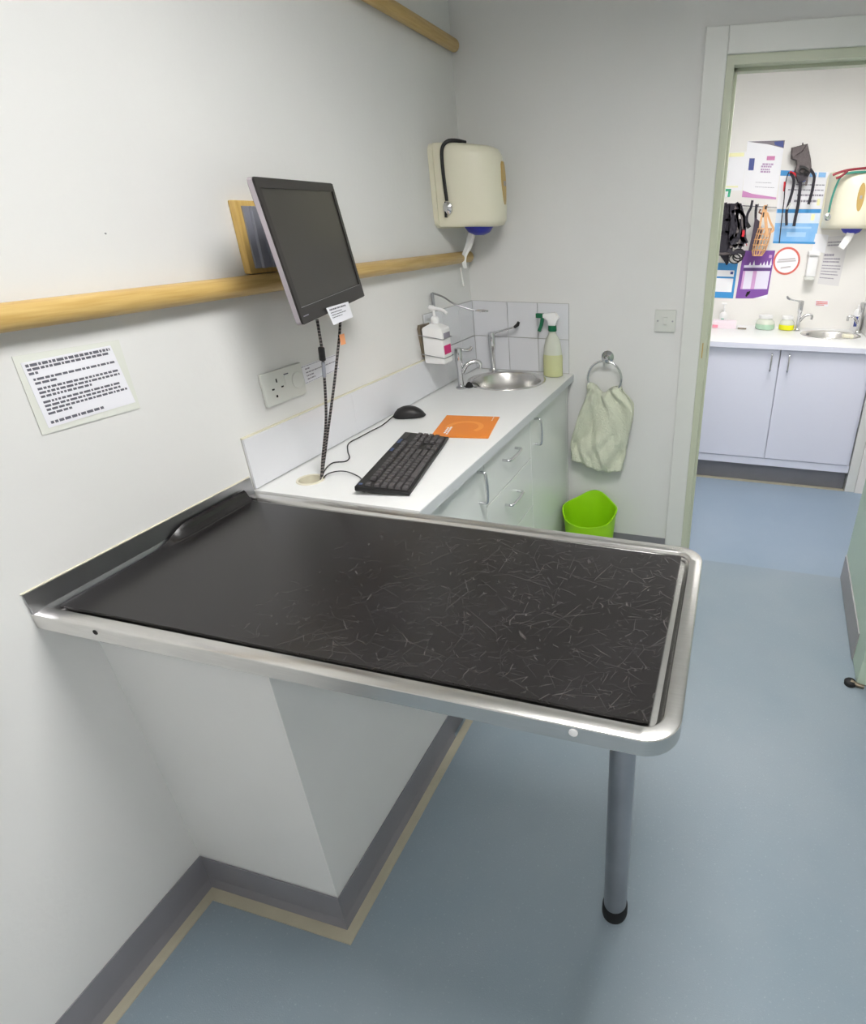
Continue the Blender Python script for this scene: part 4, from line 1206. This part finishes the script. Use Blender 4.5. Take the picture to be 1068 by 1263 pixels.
# pale sheets partly hidden by the door frame
t, patch, poly, text = sheet('wall_sheet', ((893, 188), (921, 187), (915, 235), (888, 235)), 'white sheet with pale yellow heading behind the door frame', 'paper', M_PWHITE, 0.001)
patch('heading', M_PYEL, 0.08, 0.9, 0.02, 0.12)
patch('footer', M_PYEL, 0.1, 0.8, 0.88, 0.92)
t, patch, poly, text = sheet('wall_sheet', ((886, 233), (902, 233), (900, 243), (885, 243)), 'small green-cornered sheet above the black muzzles', 'paper', M_PWHITE, 0.0025)
patch('border', M_PGREEN, 0.2, 1, 0, 0.3)
patch('border', M_PGREEN, 0.8, 1, 0.3, 1)
# blue posters
t, patch, poly, text = sheet('wall_poster', ((963, 210), (1022, 212), (1016, 257), (958, 257)), 'white planner with blue heading behind the grey harness', 'poster', M_PWHITE)
patch('heading', M_PBLUE, 0.0, 0.28, 0.0, 0.14)
patch('emblem', M_PPALE, 0.62, 0.76, 0.03, 0.15)
patch('emblem', M_PPALE, 0.80, 0.95, 0.02, 0.15)
text(M_INKL, [(.36, .35, .95, .03), (.50, .2, .95, .03), (.64, .4, .95, .05), (.80, .35, .9, .06)], 6)
patch('marker', M_PYEL, 0.84, 0.90, 0.74, 0.92, 0.0006)
t, patch, poly, text = sheet('wall_poster', ((958, 258), (1013, 258), (1005, 301), (953, 300)), 'pale blue poster with blue heading below the planner', 'poster', M_PPALE)
patch('heading', M_PBLUE, 0.02, 0.98, 0.0, 0.11)
patch('white_band', mat('poster_ice', (216, 228, 242), 0.5), 0.0, 1.0, 0.11, 0.40)
patch('marker', M_PYEL, 0.80, 0.88, 0.14, 0.32, 0.0006)
patch('text_panel', mat('poster_sky', (168, 206, 242), 0.5), 0.1, 0.85, 0.5, 0.56, 0.0005)
patch('text_panel', mat('poster_sky', (168, 206, 242), 0.5), 0.3, 0.75, 0.66, 0.8, 0.0005)
patch('foot_band', M_PBLUE, 0.0, 1.0, 0.94, 1.0, 0.0005)
# purple chart
t, patch, poly, text = sheet('wall_chart', ((917, 309), (956, 309), (946, 368), (907, 368)), 'purple chart poster with white table below the muzzles', 'poster', M_PURPLE)
patch('panel', mat('chart_paper', (226, 222, 238), 0.5), 0.10, 0.95, 0.42, 0.80)
patch('panel_bar', M_LILAC, 0.10, 0.17, 0.42, 0.80, 0.0005)
patch('panel_bar', M_LILAC, 0.42, 0.54, 0.42, 0.80, 0.0005)
patch('caption_band', mat('chart_dark', (88, 62, 118), 0.5), 0.1, 0.97, 0.36, 0.41)
patch('silhouette_base', mat('chart_paper', (226, 222, 238), 0.5), 0.1, 0.95, 0.30, 0.35)
for u, v0 in ((.28, .23), (.40, .2), (.62, .24), (.72, .22), (.82, .2), (.93, .16)):
    poly('silhouette', M_PWHITE, [(u - .035, .30), (u, v0), (u + .035, .30)], 0.0004)
patch('badge', M_LILAC, 0.84, 0.93, 0.09, 0.15)
poly('dog_picture', M_DARK, [(.30, .95), (.33, .86), (.44, .84), (.42, .90), (.34, .97)])
poly('corner_sweep', M_PWHITE, [(.55, 1.001), (.72, .97), (1.0, .915), (1.001, 1.001)], 0.0002)
# blue and white chart
t, patch, poly, text = sheet('wall_chart', ((881, 324), (910, 325), (904, 368), (875, 367)), 'blue and white chart behind the edge of door frame', 'poster', M_PBLUE)
patch('panel', M_PWHITE, 0.0, 0.90, 0.20, 0.36)
patch('panel', M_PWHITE, 0.0, 0.90, 0.43, 0.82)
patch('badge', M_NAVY, 0.74, 0.86, 0.23, 0.31, 0.0005)
patch('caption_band', M_PWHITE, 0.0, 0.9, 0.36, 0.38)
# paper instruction sheet in a sleeve below the far dispenser
t, patch, poly, text = sheet('instruction_sheet', ((1020, 292), (1048, 290), (1034, 353), (1008, 350)), 'grey printed instruction sheet below the far dispenser', 'paper', mat('grey_sheet', (222, 220, 220), 0.4))
text(M_INKL, [(.12, .1, .9, .03), (.18, .1, .9, .03), (.38, .05, .5, .05), (.46, .05, .8, .03), (.52, .05, .8, .03), (.60, .05, .9, .02), (.66, .05, .9, .02), (.72, .05, .8, .02), (.78, .05, .85, .02), (.86, .05, .7, .02)], 12)
t, patch, poly, text = sheet('plastic_sleeve', ((1006, 288), (1022, 290), (1017, 312), (1001, 310)), 'white paper beside the blue poster, above soap dispenser', 'paper', M_PWHITE, 0.002)
# round red ring sign
rcx = P(970, 322, 'y', YF - 0.002)
t = thing('round_sign', (rcx.x, YF, rcx.z - 0.085), 'round white sign with red ring on far wall', 'sign', 'papers on the far wall')
Mr = frame((rcx.x, YF - 0.0008, rcx.z), (1, 0, 0), (0, 0, 1), (0, -1, 0))
MB(Mr).lathe([(0.080, 0), (0.080, 0.0012), (0.0, 0.0012)], n=40).build('disc', M_PWHITE, t)
MB(Mr).lathe([(0.0695, 0.0014), (0.0695, 0.0022), (0.081, 0.0022), (0.081, 0.0014)], n=40, cap0=False, cap1=False).build('red_ring', M_SALMON, t)
for k, (dz, w_) in enumerate(((0.013, 0.05), (0.001, 0.056), (-0.034, 0.03))):
    MB().quad((rcx.x - w_, YF - 0.0024, rcx.z + dz - 0.006 - 0.006), (rcx.x + w_, YF - 0.0024, rcx.z + dz - 0.006 + 0.004), (rcx.x + w_, YF - 0.0024, rcx.z + dz + 0.003 + 0.004), (rcx.x - w_, YF - 0.0024, rcx.z + dz + 0.003 - 0.006)).build('print', mat('sign_grey_ink', (196, 192, 194), 0.6), t)
# soap dispenser
s0 = P(1003, 312, 'y', 3.58)
t = thing('soap_dispenser', (1.545, YF, 1.17), 'white wall soap dispenser left of the instruction sheet', 'dispenser')
sx_ = P(1002, 325, 'y', 3.59).x
MB().box(sx_ - 0.028, sx_ + 0.028, YF - 0.07, YF - 0.0005, 1.19, 1.31, 0.006).build('body', M_WHITEP, t, smooth=40)
MB().box(sx_ - 0.032, sx_ + 0.032, YF - 0.085, YF - 0.0005, 1.3105, 1.335, 0.006).build('lid', M_WHITEP, t, smooth=40)
MB().box(sx_ - 0.034, sx_ + 0.022, YF - 0.085, YF - 0.010, 1.172, 1.1895, 0.004).build('push_bar', M_GREYP, t, smooth=40)
# far towel dispenser
fdx = P(1061, 248, 'y', 3.42).x
MF = frame((fdx, YF, 1.455), (-1, 0, 0), (0, -1, 0), (0, 0, 1))
dispenser(MF, 0.345, 0.225, 0.30, 'cream paper towel dispenser above the far sink', (fdx, YF, 1.455))
pa = [P(1050, 286, 'y', 3.50), P(1044, 296, 'y', 3.50), P(1037, 306, 'y', 3.50)]
tag(MB().ribbon(spline([tuple(q) for q in pa], 5), 0.04, 0.001, (0, -1, 0)).build('paper_tail', M_TISSUE), 'white paper end hanging from the far dispenser', 'paper')
t = thing('stethoscope', (1.6, 3.42, 1.5), 'teal stethoscope with chrome chest piece draped over far dispenser', 'stethoscope')
yy = 3.425
pts = [P(1068, 212, 'y', 3.44), P(1050, 213, 'y', yy), P(1038, 217, 'y', yy), P(1031, 230, 'y', yy), P(1025, 248, 'y', yy), P(1022, 262, 'y', yy)]
MB().tube(spline([tuple(q) for q in pts], 6), 0.0055, 8).build('tubing', M_TEAL, t, smooth=60)
cpz = P(1020.5, 268, 'y', yy)
MB(frame(tuple(cpz), (1, 0, 0), (0, 0, 1), (0, -1, 0))).lathe([(0.010, -0.01), (0.018, -0.004), (0.018, 0.005), (0.010, 0.008), (0.010, 0.004), (0, 0.004)], n=20).build('chest_piece', M_CHROME, t, smooth=40)
t = thing('stethoscope', (1.7, 3.42, 1.72), 'burgundy stethoscope tubing lying on top of far dispenser', 'stethoscope')
pts = [P(1075, 207, 'y', 3.46), P(1060, 208, 'y', 3.43), P(1045, 210, 'y', 3.42), P(1034, 213, 'y', 3.415), P(1027, 216, 'y', 3.42)]
MB().tube(spline([tuple(q) for q in pts], 6), 0.0062, 8).build('tubing', M_BURG, t, smooth=60)
pts = [P(1046, 210, 'y', 3.418), P(1038, 217, 'y', 3.415), P(1031, 220, 'y', 3.42)]
MB().tube(spline([tuple(q) for q in pts], 6), 0.0062, 8).build('tubing', M_BURG, t, smooth=60)

# ------------------------------------------------------------------ FAR WALL: muzzles and harness on hooks
def pw(pts, y):
    return [tuple(P(x, yy_, 'y', y)) for x, yy_ in pts]
# hook rail
t = thing('hook_rail', tuple(P(925, 253, 'y', YF)), 'thin chrome wire rail with hooks holding the muzzles', 'rail')
MB().tube(pw([(886, 252), (958, 256)], 3.625), 0.003, 6).build('wire', M_CHROME, t, smooth=60)
for xx in (896, 912, 926, 935, 946):
    a = P(xx, 252 + (xx - 886) * 0.055, 'y', 3.625)
    MB().tube(spline([tuple(a + Vector((0, 0.024, 0.012))), tuple(a + Vector((0, 0.0, 0.006))), tuple(a + Vector((0, -0.03, -0.004))), tuple(a + Vector((0, -0.036, 0.014)))], 4), 0.0028, 6).build('hook', M_CHROME, t, smooth=60)

def cone_muzzle(t, c, r0, r1, hgt, y, m, open_=True):
    """soft fabric muzzle: tapered oval sleeve, pointing down"""
    rings = []
    for k in range(6):
        f = k / 5
        rr = r0 + (r1 - r0) * f
        rings.append([(c[0] + rr * math.cos(2 * math.pi * j / 16), y + rr * 0.55 * math.sin(2 * math.pi * j / 16), c[1] - hgt * f + 0.008 * math.cos(2 * math.pi * j / 16) * (1 - f)) for j in range(16)])
    rings += [[(c[0] + (Vector(p).x - c[0]) * 0.86, y + (p[1] - y) * 0.86, p[2]) for p in rr] for rr in reversed(rings)]
    return MB().loft(rings, cap0=False, cap1=False).build('sleeve', m, t, smooth=50)

yy = 3.575
t = thing('fabric_muzzle', tuple(P(895, 327, 'y', yy)), 'black nylon muzzle with pointed tip hanging nearest the door frame', 'muzzle', 'muzzles hanging on the far wall')
a = P(893, 297, 'y', yy)
cone_muzzle(t, (a.x, a.z + 0.03), 0.064, 0.056, 0.115, yy, M_NYLON)
b = P(893, 314, 'y', yy)
MB().lathe([(0.062, 0.0), (0.064, 0.004), (0.062, 0.012), (0.048, 0.014)], (b.x, yy, b.z), 20, sy=0.6).build('rim_band', M_NYLONG, t, smooth=40)
tip = P(896, 327, 'y', yy)
MB().loft([[(b.x + 0.03 * math.cos(2 * math.pi * j / 12), yy + 0.018 * math.sin(2 * math.pi * j / 12), b.z + 0.0) for j in range(12)],
           [(tip.x + 0.012 * math.cos(2 * math.pi * j / 12), yy + 0.010 * math.sin(2 * math.pi * j / 12), tip.z + 0.015) for j in range(12)],
           [(tip.x + 0.003 * math.cos(2 * math.pi * j / 12), yy + 0.003 * math.sin(2 * math.pi * j / 12), tip.z) for j in range(12)]]).build('tip', M_NYLON, t, smooth=50)
for pts, w in (([(890, 250), (889, 265), (888, 280), (887, 296)], 0.016), ([(894, 250), (893, 268), (892, 282), (892, 298)], 0.026), ([(898, 251), (898, 268), (897, 284), (896, 300)], 0.024), ([(901, 251), (901, 266), (900, 280), (899, 298)], 0.018), ([(888, 270), (895, 271), (903, 272)], 0.016), ([(888, 288), (895, 286), (902, 288)], 0.014)):
    MB().ribbon(spline(pw(pts, yy - 0.012), 4), w, 0.003).build('strap', M_NYLON, t)
yy = 3.545
t = thing('fabric_muzzle', tuple(P(908, 325, 'y', yy)), 'black muzzle bundle with grey straps and red tab', 'muzzle', 'muzzles hanging on the far wall')
a = P(907, 287, 'y', yy)
cone_muzzle(t, (a.x + 0.01, a.z + 0.075), 0.054, 0.046, 0.13, yy, M_NYLON)
for pts, w, mm in (([(904, 251), (903, 262), (905, 274), (902, 288), (904, 300), (909, 304)], 0.026, M_NYLON), ([(908, 250), (911, 258), (908, 270), (913, 282), (916, 296), (912, 306)], 0.022, M_NYLON), ([(902, 262), (908, 260), (915, 263), (919, 272), (918, 290), (921, 300)], 0.018, M_NYLON), ([(900, 296), (906, 290), (913, 292), (919, 300)], 0.02, M_NYLON), ([(898, 308), (904, 312), (911, 310), (919, 312)], 0.02, M_NYLON), ([(910, 251), (914, 262), (916, 275), (915, 290), (911, 302)], 0.016, M_NYLONG),
                   ([(907, 253), (909, 266), (911, 279), (907, 292)], 0.014, M_NYLONG), ([(913, 251), (917, 266), (918, 282)], 0.012, M_NYLON), ([(900, 305), (906, 303), (912, 302), (918, 303)], 0.014, M_NYLONG)):
    MB().ribbon(spline(pw(pts, yy - 0.03), 4), w, 0.003).build('strap', mm, t)
for cx_, cy_, rx in ((910, 317, 0.03), (906, 319, 0.034), (911, 313, 0.034)):
    c = P(cx_, cy_, 'y', yy)
    MB().tube([(c.x + rx * math.cos(2 * math.pi * k / 20), yy - 0.01 + 0.01 * math.sin(4 * math.pi * k / 20), c.z + rx * 0.8 * math.sin(2 * math.pi * k / 20)) for k in range(21)], 0.0042, 6, caps=False).build('wire_loop', M_BLACKP, t, smooth=60)
MB().ribbon(pw([(917, 284), (917, 288), (916, 292)], yy - 0.034), 0.014, 0.004).build('red_tab', M_REDW, t)
MB().ribbon(spline(pw([(916, 291), (919, 297), (921, 303)], yy - 0.03), 4), 0.004, 0.002).build('strap', M_REDW, t)
yy = 3.57
t = thing('fabric_muzzle', tuple(P(928, 305, 'y', yy)), 'dark grey curved muzzle hanging beside the tan basket muzzle', 'muzzle', 'muzzles hanging on the far wall')
MB().ribbon(spline(pw([(933, 252), (932, 262), (932, 274)], yy), 4), 0.015, 0.003).build('strap', M_NYLON, t)
MB().ribbon(spline(pw([(928, 247), (926, 256), (922, 264), (921, 272), (923, 279)], yy), 4), 0.015, 0.004).build('strap', M_NYLON, t)
MB().ribbon(pw([(921, 276), (923, 279), (924, 281)], yy - 0.006), 0.024, 0.010).build('buckle', M_BLACKP, t)
sw = [P(x, y, 'y', yy) for x, y in ((931, 268), (938, 274), (940, 288), (936, 300), (927, 309), (923, 309), (926, 296), (929, 282))]
MB().loft([[(c.x, yy - 0.03, c.z) for c in sw], [(c.x, yy + 0.03, c.z) for c in sw]]).build('sleeve', mat('plum_nylon', (74, 64, 78), 0.7, bump=0.3, bscale=200), t)
yy = 3.545
t = thing('basket_muzzle', tuple(P(935, 316, 'y', yy)), 'tan leather basket muzzle hanging on the far wall', 'muzzle', 'muzzles hanging on the far wall')
top_c, bot_c = P(943, 282, 'y', yy), P(934, 315, 'y', yy)
lv = []
for k in range(6):
    f = k / 5
    c = top_c.lerp(bot_c, f)
    rr = 0.040 - 0.004 * f + 0.006 * math.sin(math.pi * f)
    if k == 5:
        rr = 0.028
    lv.append([(c.x + rr * math.cos(2 * math.pi * j / 14), yy + rr * 0.8 * math.sin(2 * math.pi * j / 14), c.z) for j in range(14)])
for k in range(6):
    MB().tube(lv[k] + [lv[k][0]], 0.0034, 6, caps=False).build('basket_ring', M_TANL, t, smooth=60)
for j in range(14):
    MB().tube([lv[k][j] for k in range(6)], 0.0032, 6).build('basket_rib', M_TANL, t, smooth=60)
MB().ribbon(spline(pw([(944, 253), (944, 266), (945, 280), (946, 292)], yy - 0.036), 4), 0.018, 0.003).build('strap', M_TANL, t)
MB().ribbon(spline(pw([(943, 254), (940, 264), (938, 274), (937, 282)], yy - 0.034), 4), 0.012, 0.003).build('strap', M_TANL, t)
MB().ribbon(spline(pw([(946, 262), (950, 274), (954, 283), (950, 287)], yy - 0.02), 4), 0.012, 0.003).build('strap', M_TANL, t)
MB().ribbon(pw([(945, 254), (944, 258)], yy - 0.04), 0.012, 0.005).build('buckle', M_BLACKP, t)
MB().ribbon(pw([(938, 258), (936, 262), (940, 264)], yy - 0.036), 0.010, 0.004).build('strap_end', mat('brown_leather', (110, 72, 56), 0.6), t)
MB().ribbon(pw([(942, 262), (941, 268)], yy - 0.038), 0.008, 0.004).build('buckle', M_BLACKP, t)

# grey harness on its own hook
yy = 3.60
t = thing('animal_harness', tuple(P(982, 290, 'y', yy)), 'grey padded animal harness with dangling black straps on far wall', 'harness')
MB().tube([tuple(P(990, 177, 'y', YF)), tuple(P(990, 179, 'y', 3.58)), tuple(P(990, 176, 'y', 3.57))], 0.004, 6).build('hook', M_CHROME, t, smooth=60)
def pad(poly, y0, y1, m, name):
    c = [P(x, y, 'y', yy) for x, y in poly]
    cx_, cz_ = sum(q.x for q in c) / len(c), sum(q.z for q in c) / len(c)
    mid = [(q.x, (y0 + y1) / 2, q.z) for q in c]
    fr = [(cx_ + (q.x - cx_) * 0.82, y0, cz_ + (q.z - cz_) * 0.88) for q in c]
    bk = [(cx_ + (q.x - cx_) * 0.9, y1, cz_ + (q.z - cz_) * 0.92) for q in c]
    MB().loft([bk, mid, fr]).build(name, m, t, smooth=60)
pad([(976, 182), (988, 179), (993, 178), (996, 177), (998, 186), (1000, 195), (1001, 205), (1000, 213), (994, 216), (984, 217), (979, 212), (982, 204), (981, 198), (975, 196)], 3.575, 3.635, M_NYLONG, 'padded_body')
pad([(976, 183), (987, 180), (995, 179), (990, 187), (982, 192), (977, 196), (975, 192)], 3.56, 3.60, M_NYLONG, 'folded_flap')
pad([(981, 206), (999, 206), (999, 214), (993, 224), (984, 226), (980, 216)], 3.58, 3.63, mat('dark_grey_nylon', (72, 68, 74), 0.8, bump=0.4, bscale=250), 'chest_pad')
MB().ribbon(pw([(986, 205), (992, 206), (997, 209)], 3.568), 0.010, 0.006).build('buckle', M_BLACKP, t)
for rr in ((990, 211, 0.018), (994, 213, 0.014)):
    c = P(rr[0], rr[1], 'y', 3.57)
    MB().tube([(c.x + rr[2] * math.cos(2 * math.pi * k / 16), 3.566, c.z + rr[2] * 0.7 * math.sin(2 * math.pi * k / 16)) for k in range(17)], 0.0035, 6, caps=False).build('buckle_ring', M_BLACKP, t, smooth=60)
for pts, w, mm in (([(973, 212), (970, 220), (968, 232), (967, 246), (965, 262), (963, 280), (961, 300)], 0.006, M_NYLON), ([(968, 224), (967.5, 230), (967, 236)], 0.012, M_REDW),
                   ([(975, 213), (979, 222), (977, 236), (973, 250), (970, 262), (970, 278)], 0.016, M_NYLON), ([(983, 217), (987, 224), (986, 238), (984, 254), (981, 268), (979, 279)], 0.018, M_NYLON),
                   ([(999, 208), (1004, 217), (1003, 228), (1001, 238), (997, 252)], 0.016, M_NYLON), ([(974, 212), (981, 215), (985, 221)], 0.012, M_REDW), ([(994, 214), (995, 222), (994, 229)], 0.012, M_NYLONG),
                   ([(984, 212), (990, 218), (992, 224)], 0.014, M_NAVY)):
    MB().ribbon(spline(pw(pts, 3.585), 5), w, 0.003).build('strap', mm, t)
MB().ribbon(pw([(970, 258), (974, 253), (975, 250)], 3.578), 0.010, 0.004).build('strap_slide', M_GREYP, t)

# ------------------------------------------------------------------ ceiling lamps (the rooms' own light, above the frame)
def lamp(x, y, sx_, sy_, strength, label, col):
    t = thing('ceiling_light', (x, y, HC - 0.10), label, 'ceiling light', 'ceiling light panels')
    fr = MB()  # unseen frame, sides made deep to keep grazing light off the upper walls
    fr.box(x - sx_ / 2 - 0.02, x - sx_ / 2, y - sy_ / 2 - 0.02, y + sy_ / 2 + 0.02, HC - 0.10, HC)
    fr.box(x + sx_ / 2, x + sx_ / 2 + 0.02, y - sy_ / 2 - 0.02, y + sy_ / 2 + 0.02, HC - 0.10, HC)
    fr.box(x - sx_ / 2, x + sx_ / 2, y - sy_ / 2 - 0.02, y - sy_ / 2, HC - 0.10, HC)
    fr.box(x - sx_ / 2, x + sx_ / 2, y + sy_ / 2, y + sy_ / 2 + 0.02, HC - 0.10, HC)
    fr.build('frame', M_WHITEP, t)
    m = bpy.data.materials.new('lamp_diffuser')
    m.use_nodes = True
    b = m.node_tree.nodes['Principled BSDF']
    b.inputs['Base Color'].default_value = (0.8, 0.8, 0.8, 1)
    b.inputs['Emission Color'].default_value = (*col, 1)
    b.inputs['Emission Strength'].default_value = strength
    B(x - sx_ / 2, x + sx_ / 2, y - sy_ / 2, y + sy_ / 2, HC - 0.02, HC - 0.012).build('diffuser', m, t)
lamp(1.10, 0.25, 0.6, 0.6, LAMP_CONSULT, 'square ceiling light panel above the examination table', (1.0, 0.985, 0.965))
lamp(1.25, -1.30, 0.6, 0.6, LAMP_REAR, 'square ceiling light panel behind the camera', (1.0, 0.985, 0.965))
lamp(1.40, 2.40, 0.6, 0.6, LAMP_PREP, 'square ceiling light panel in the room beyond the doorway', (1.0, 0.98, 0.97))

for o in bpy.data.objects:
    if 'wloc' in o:
        del o['wloc']
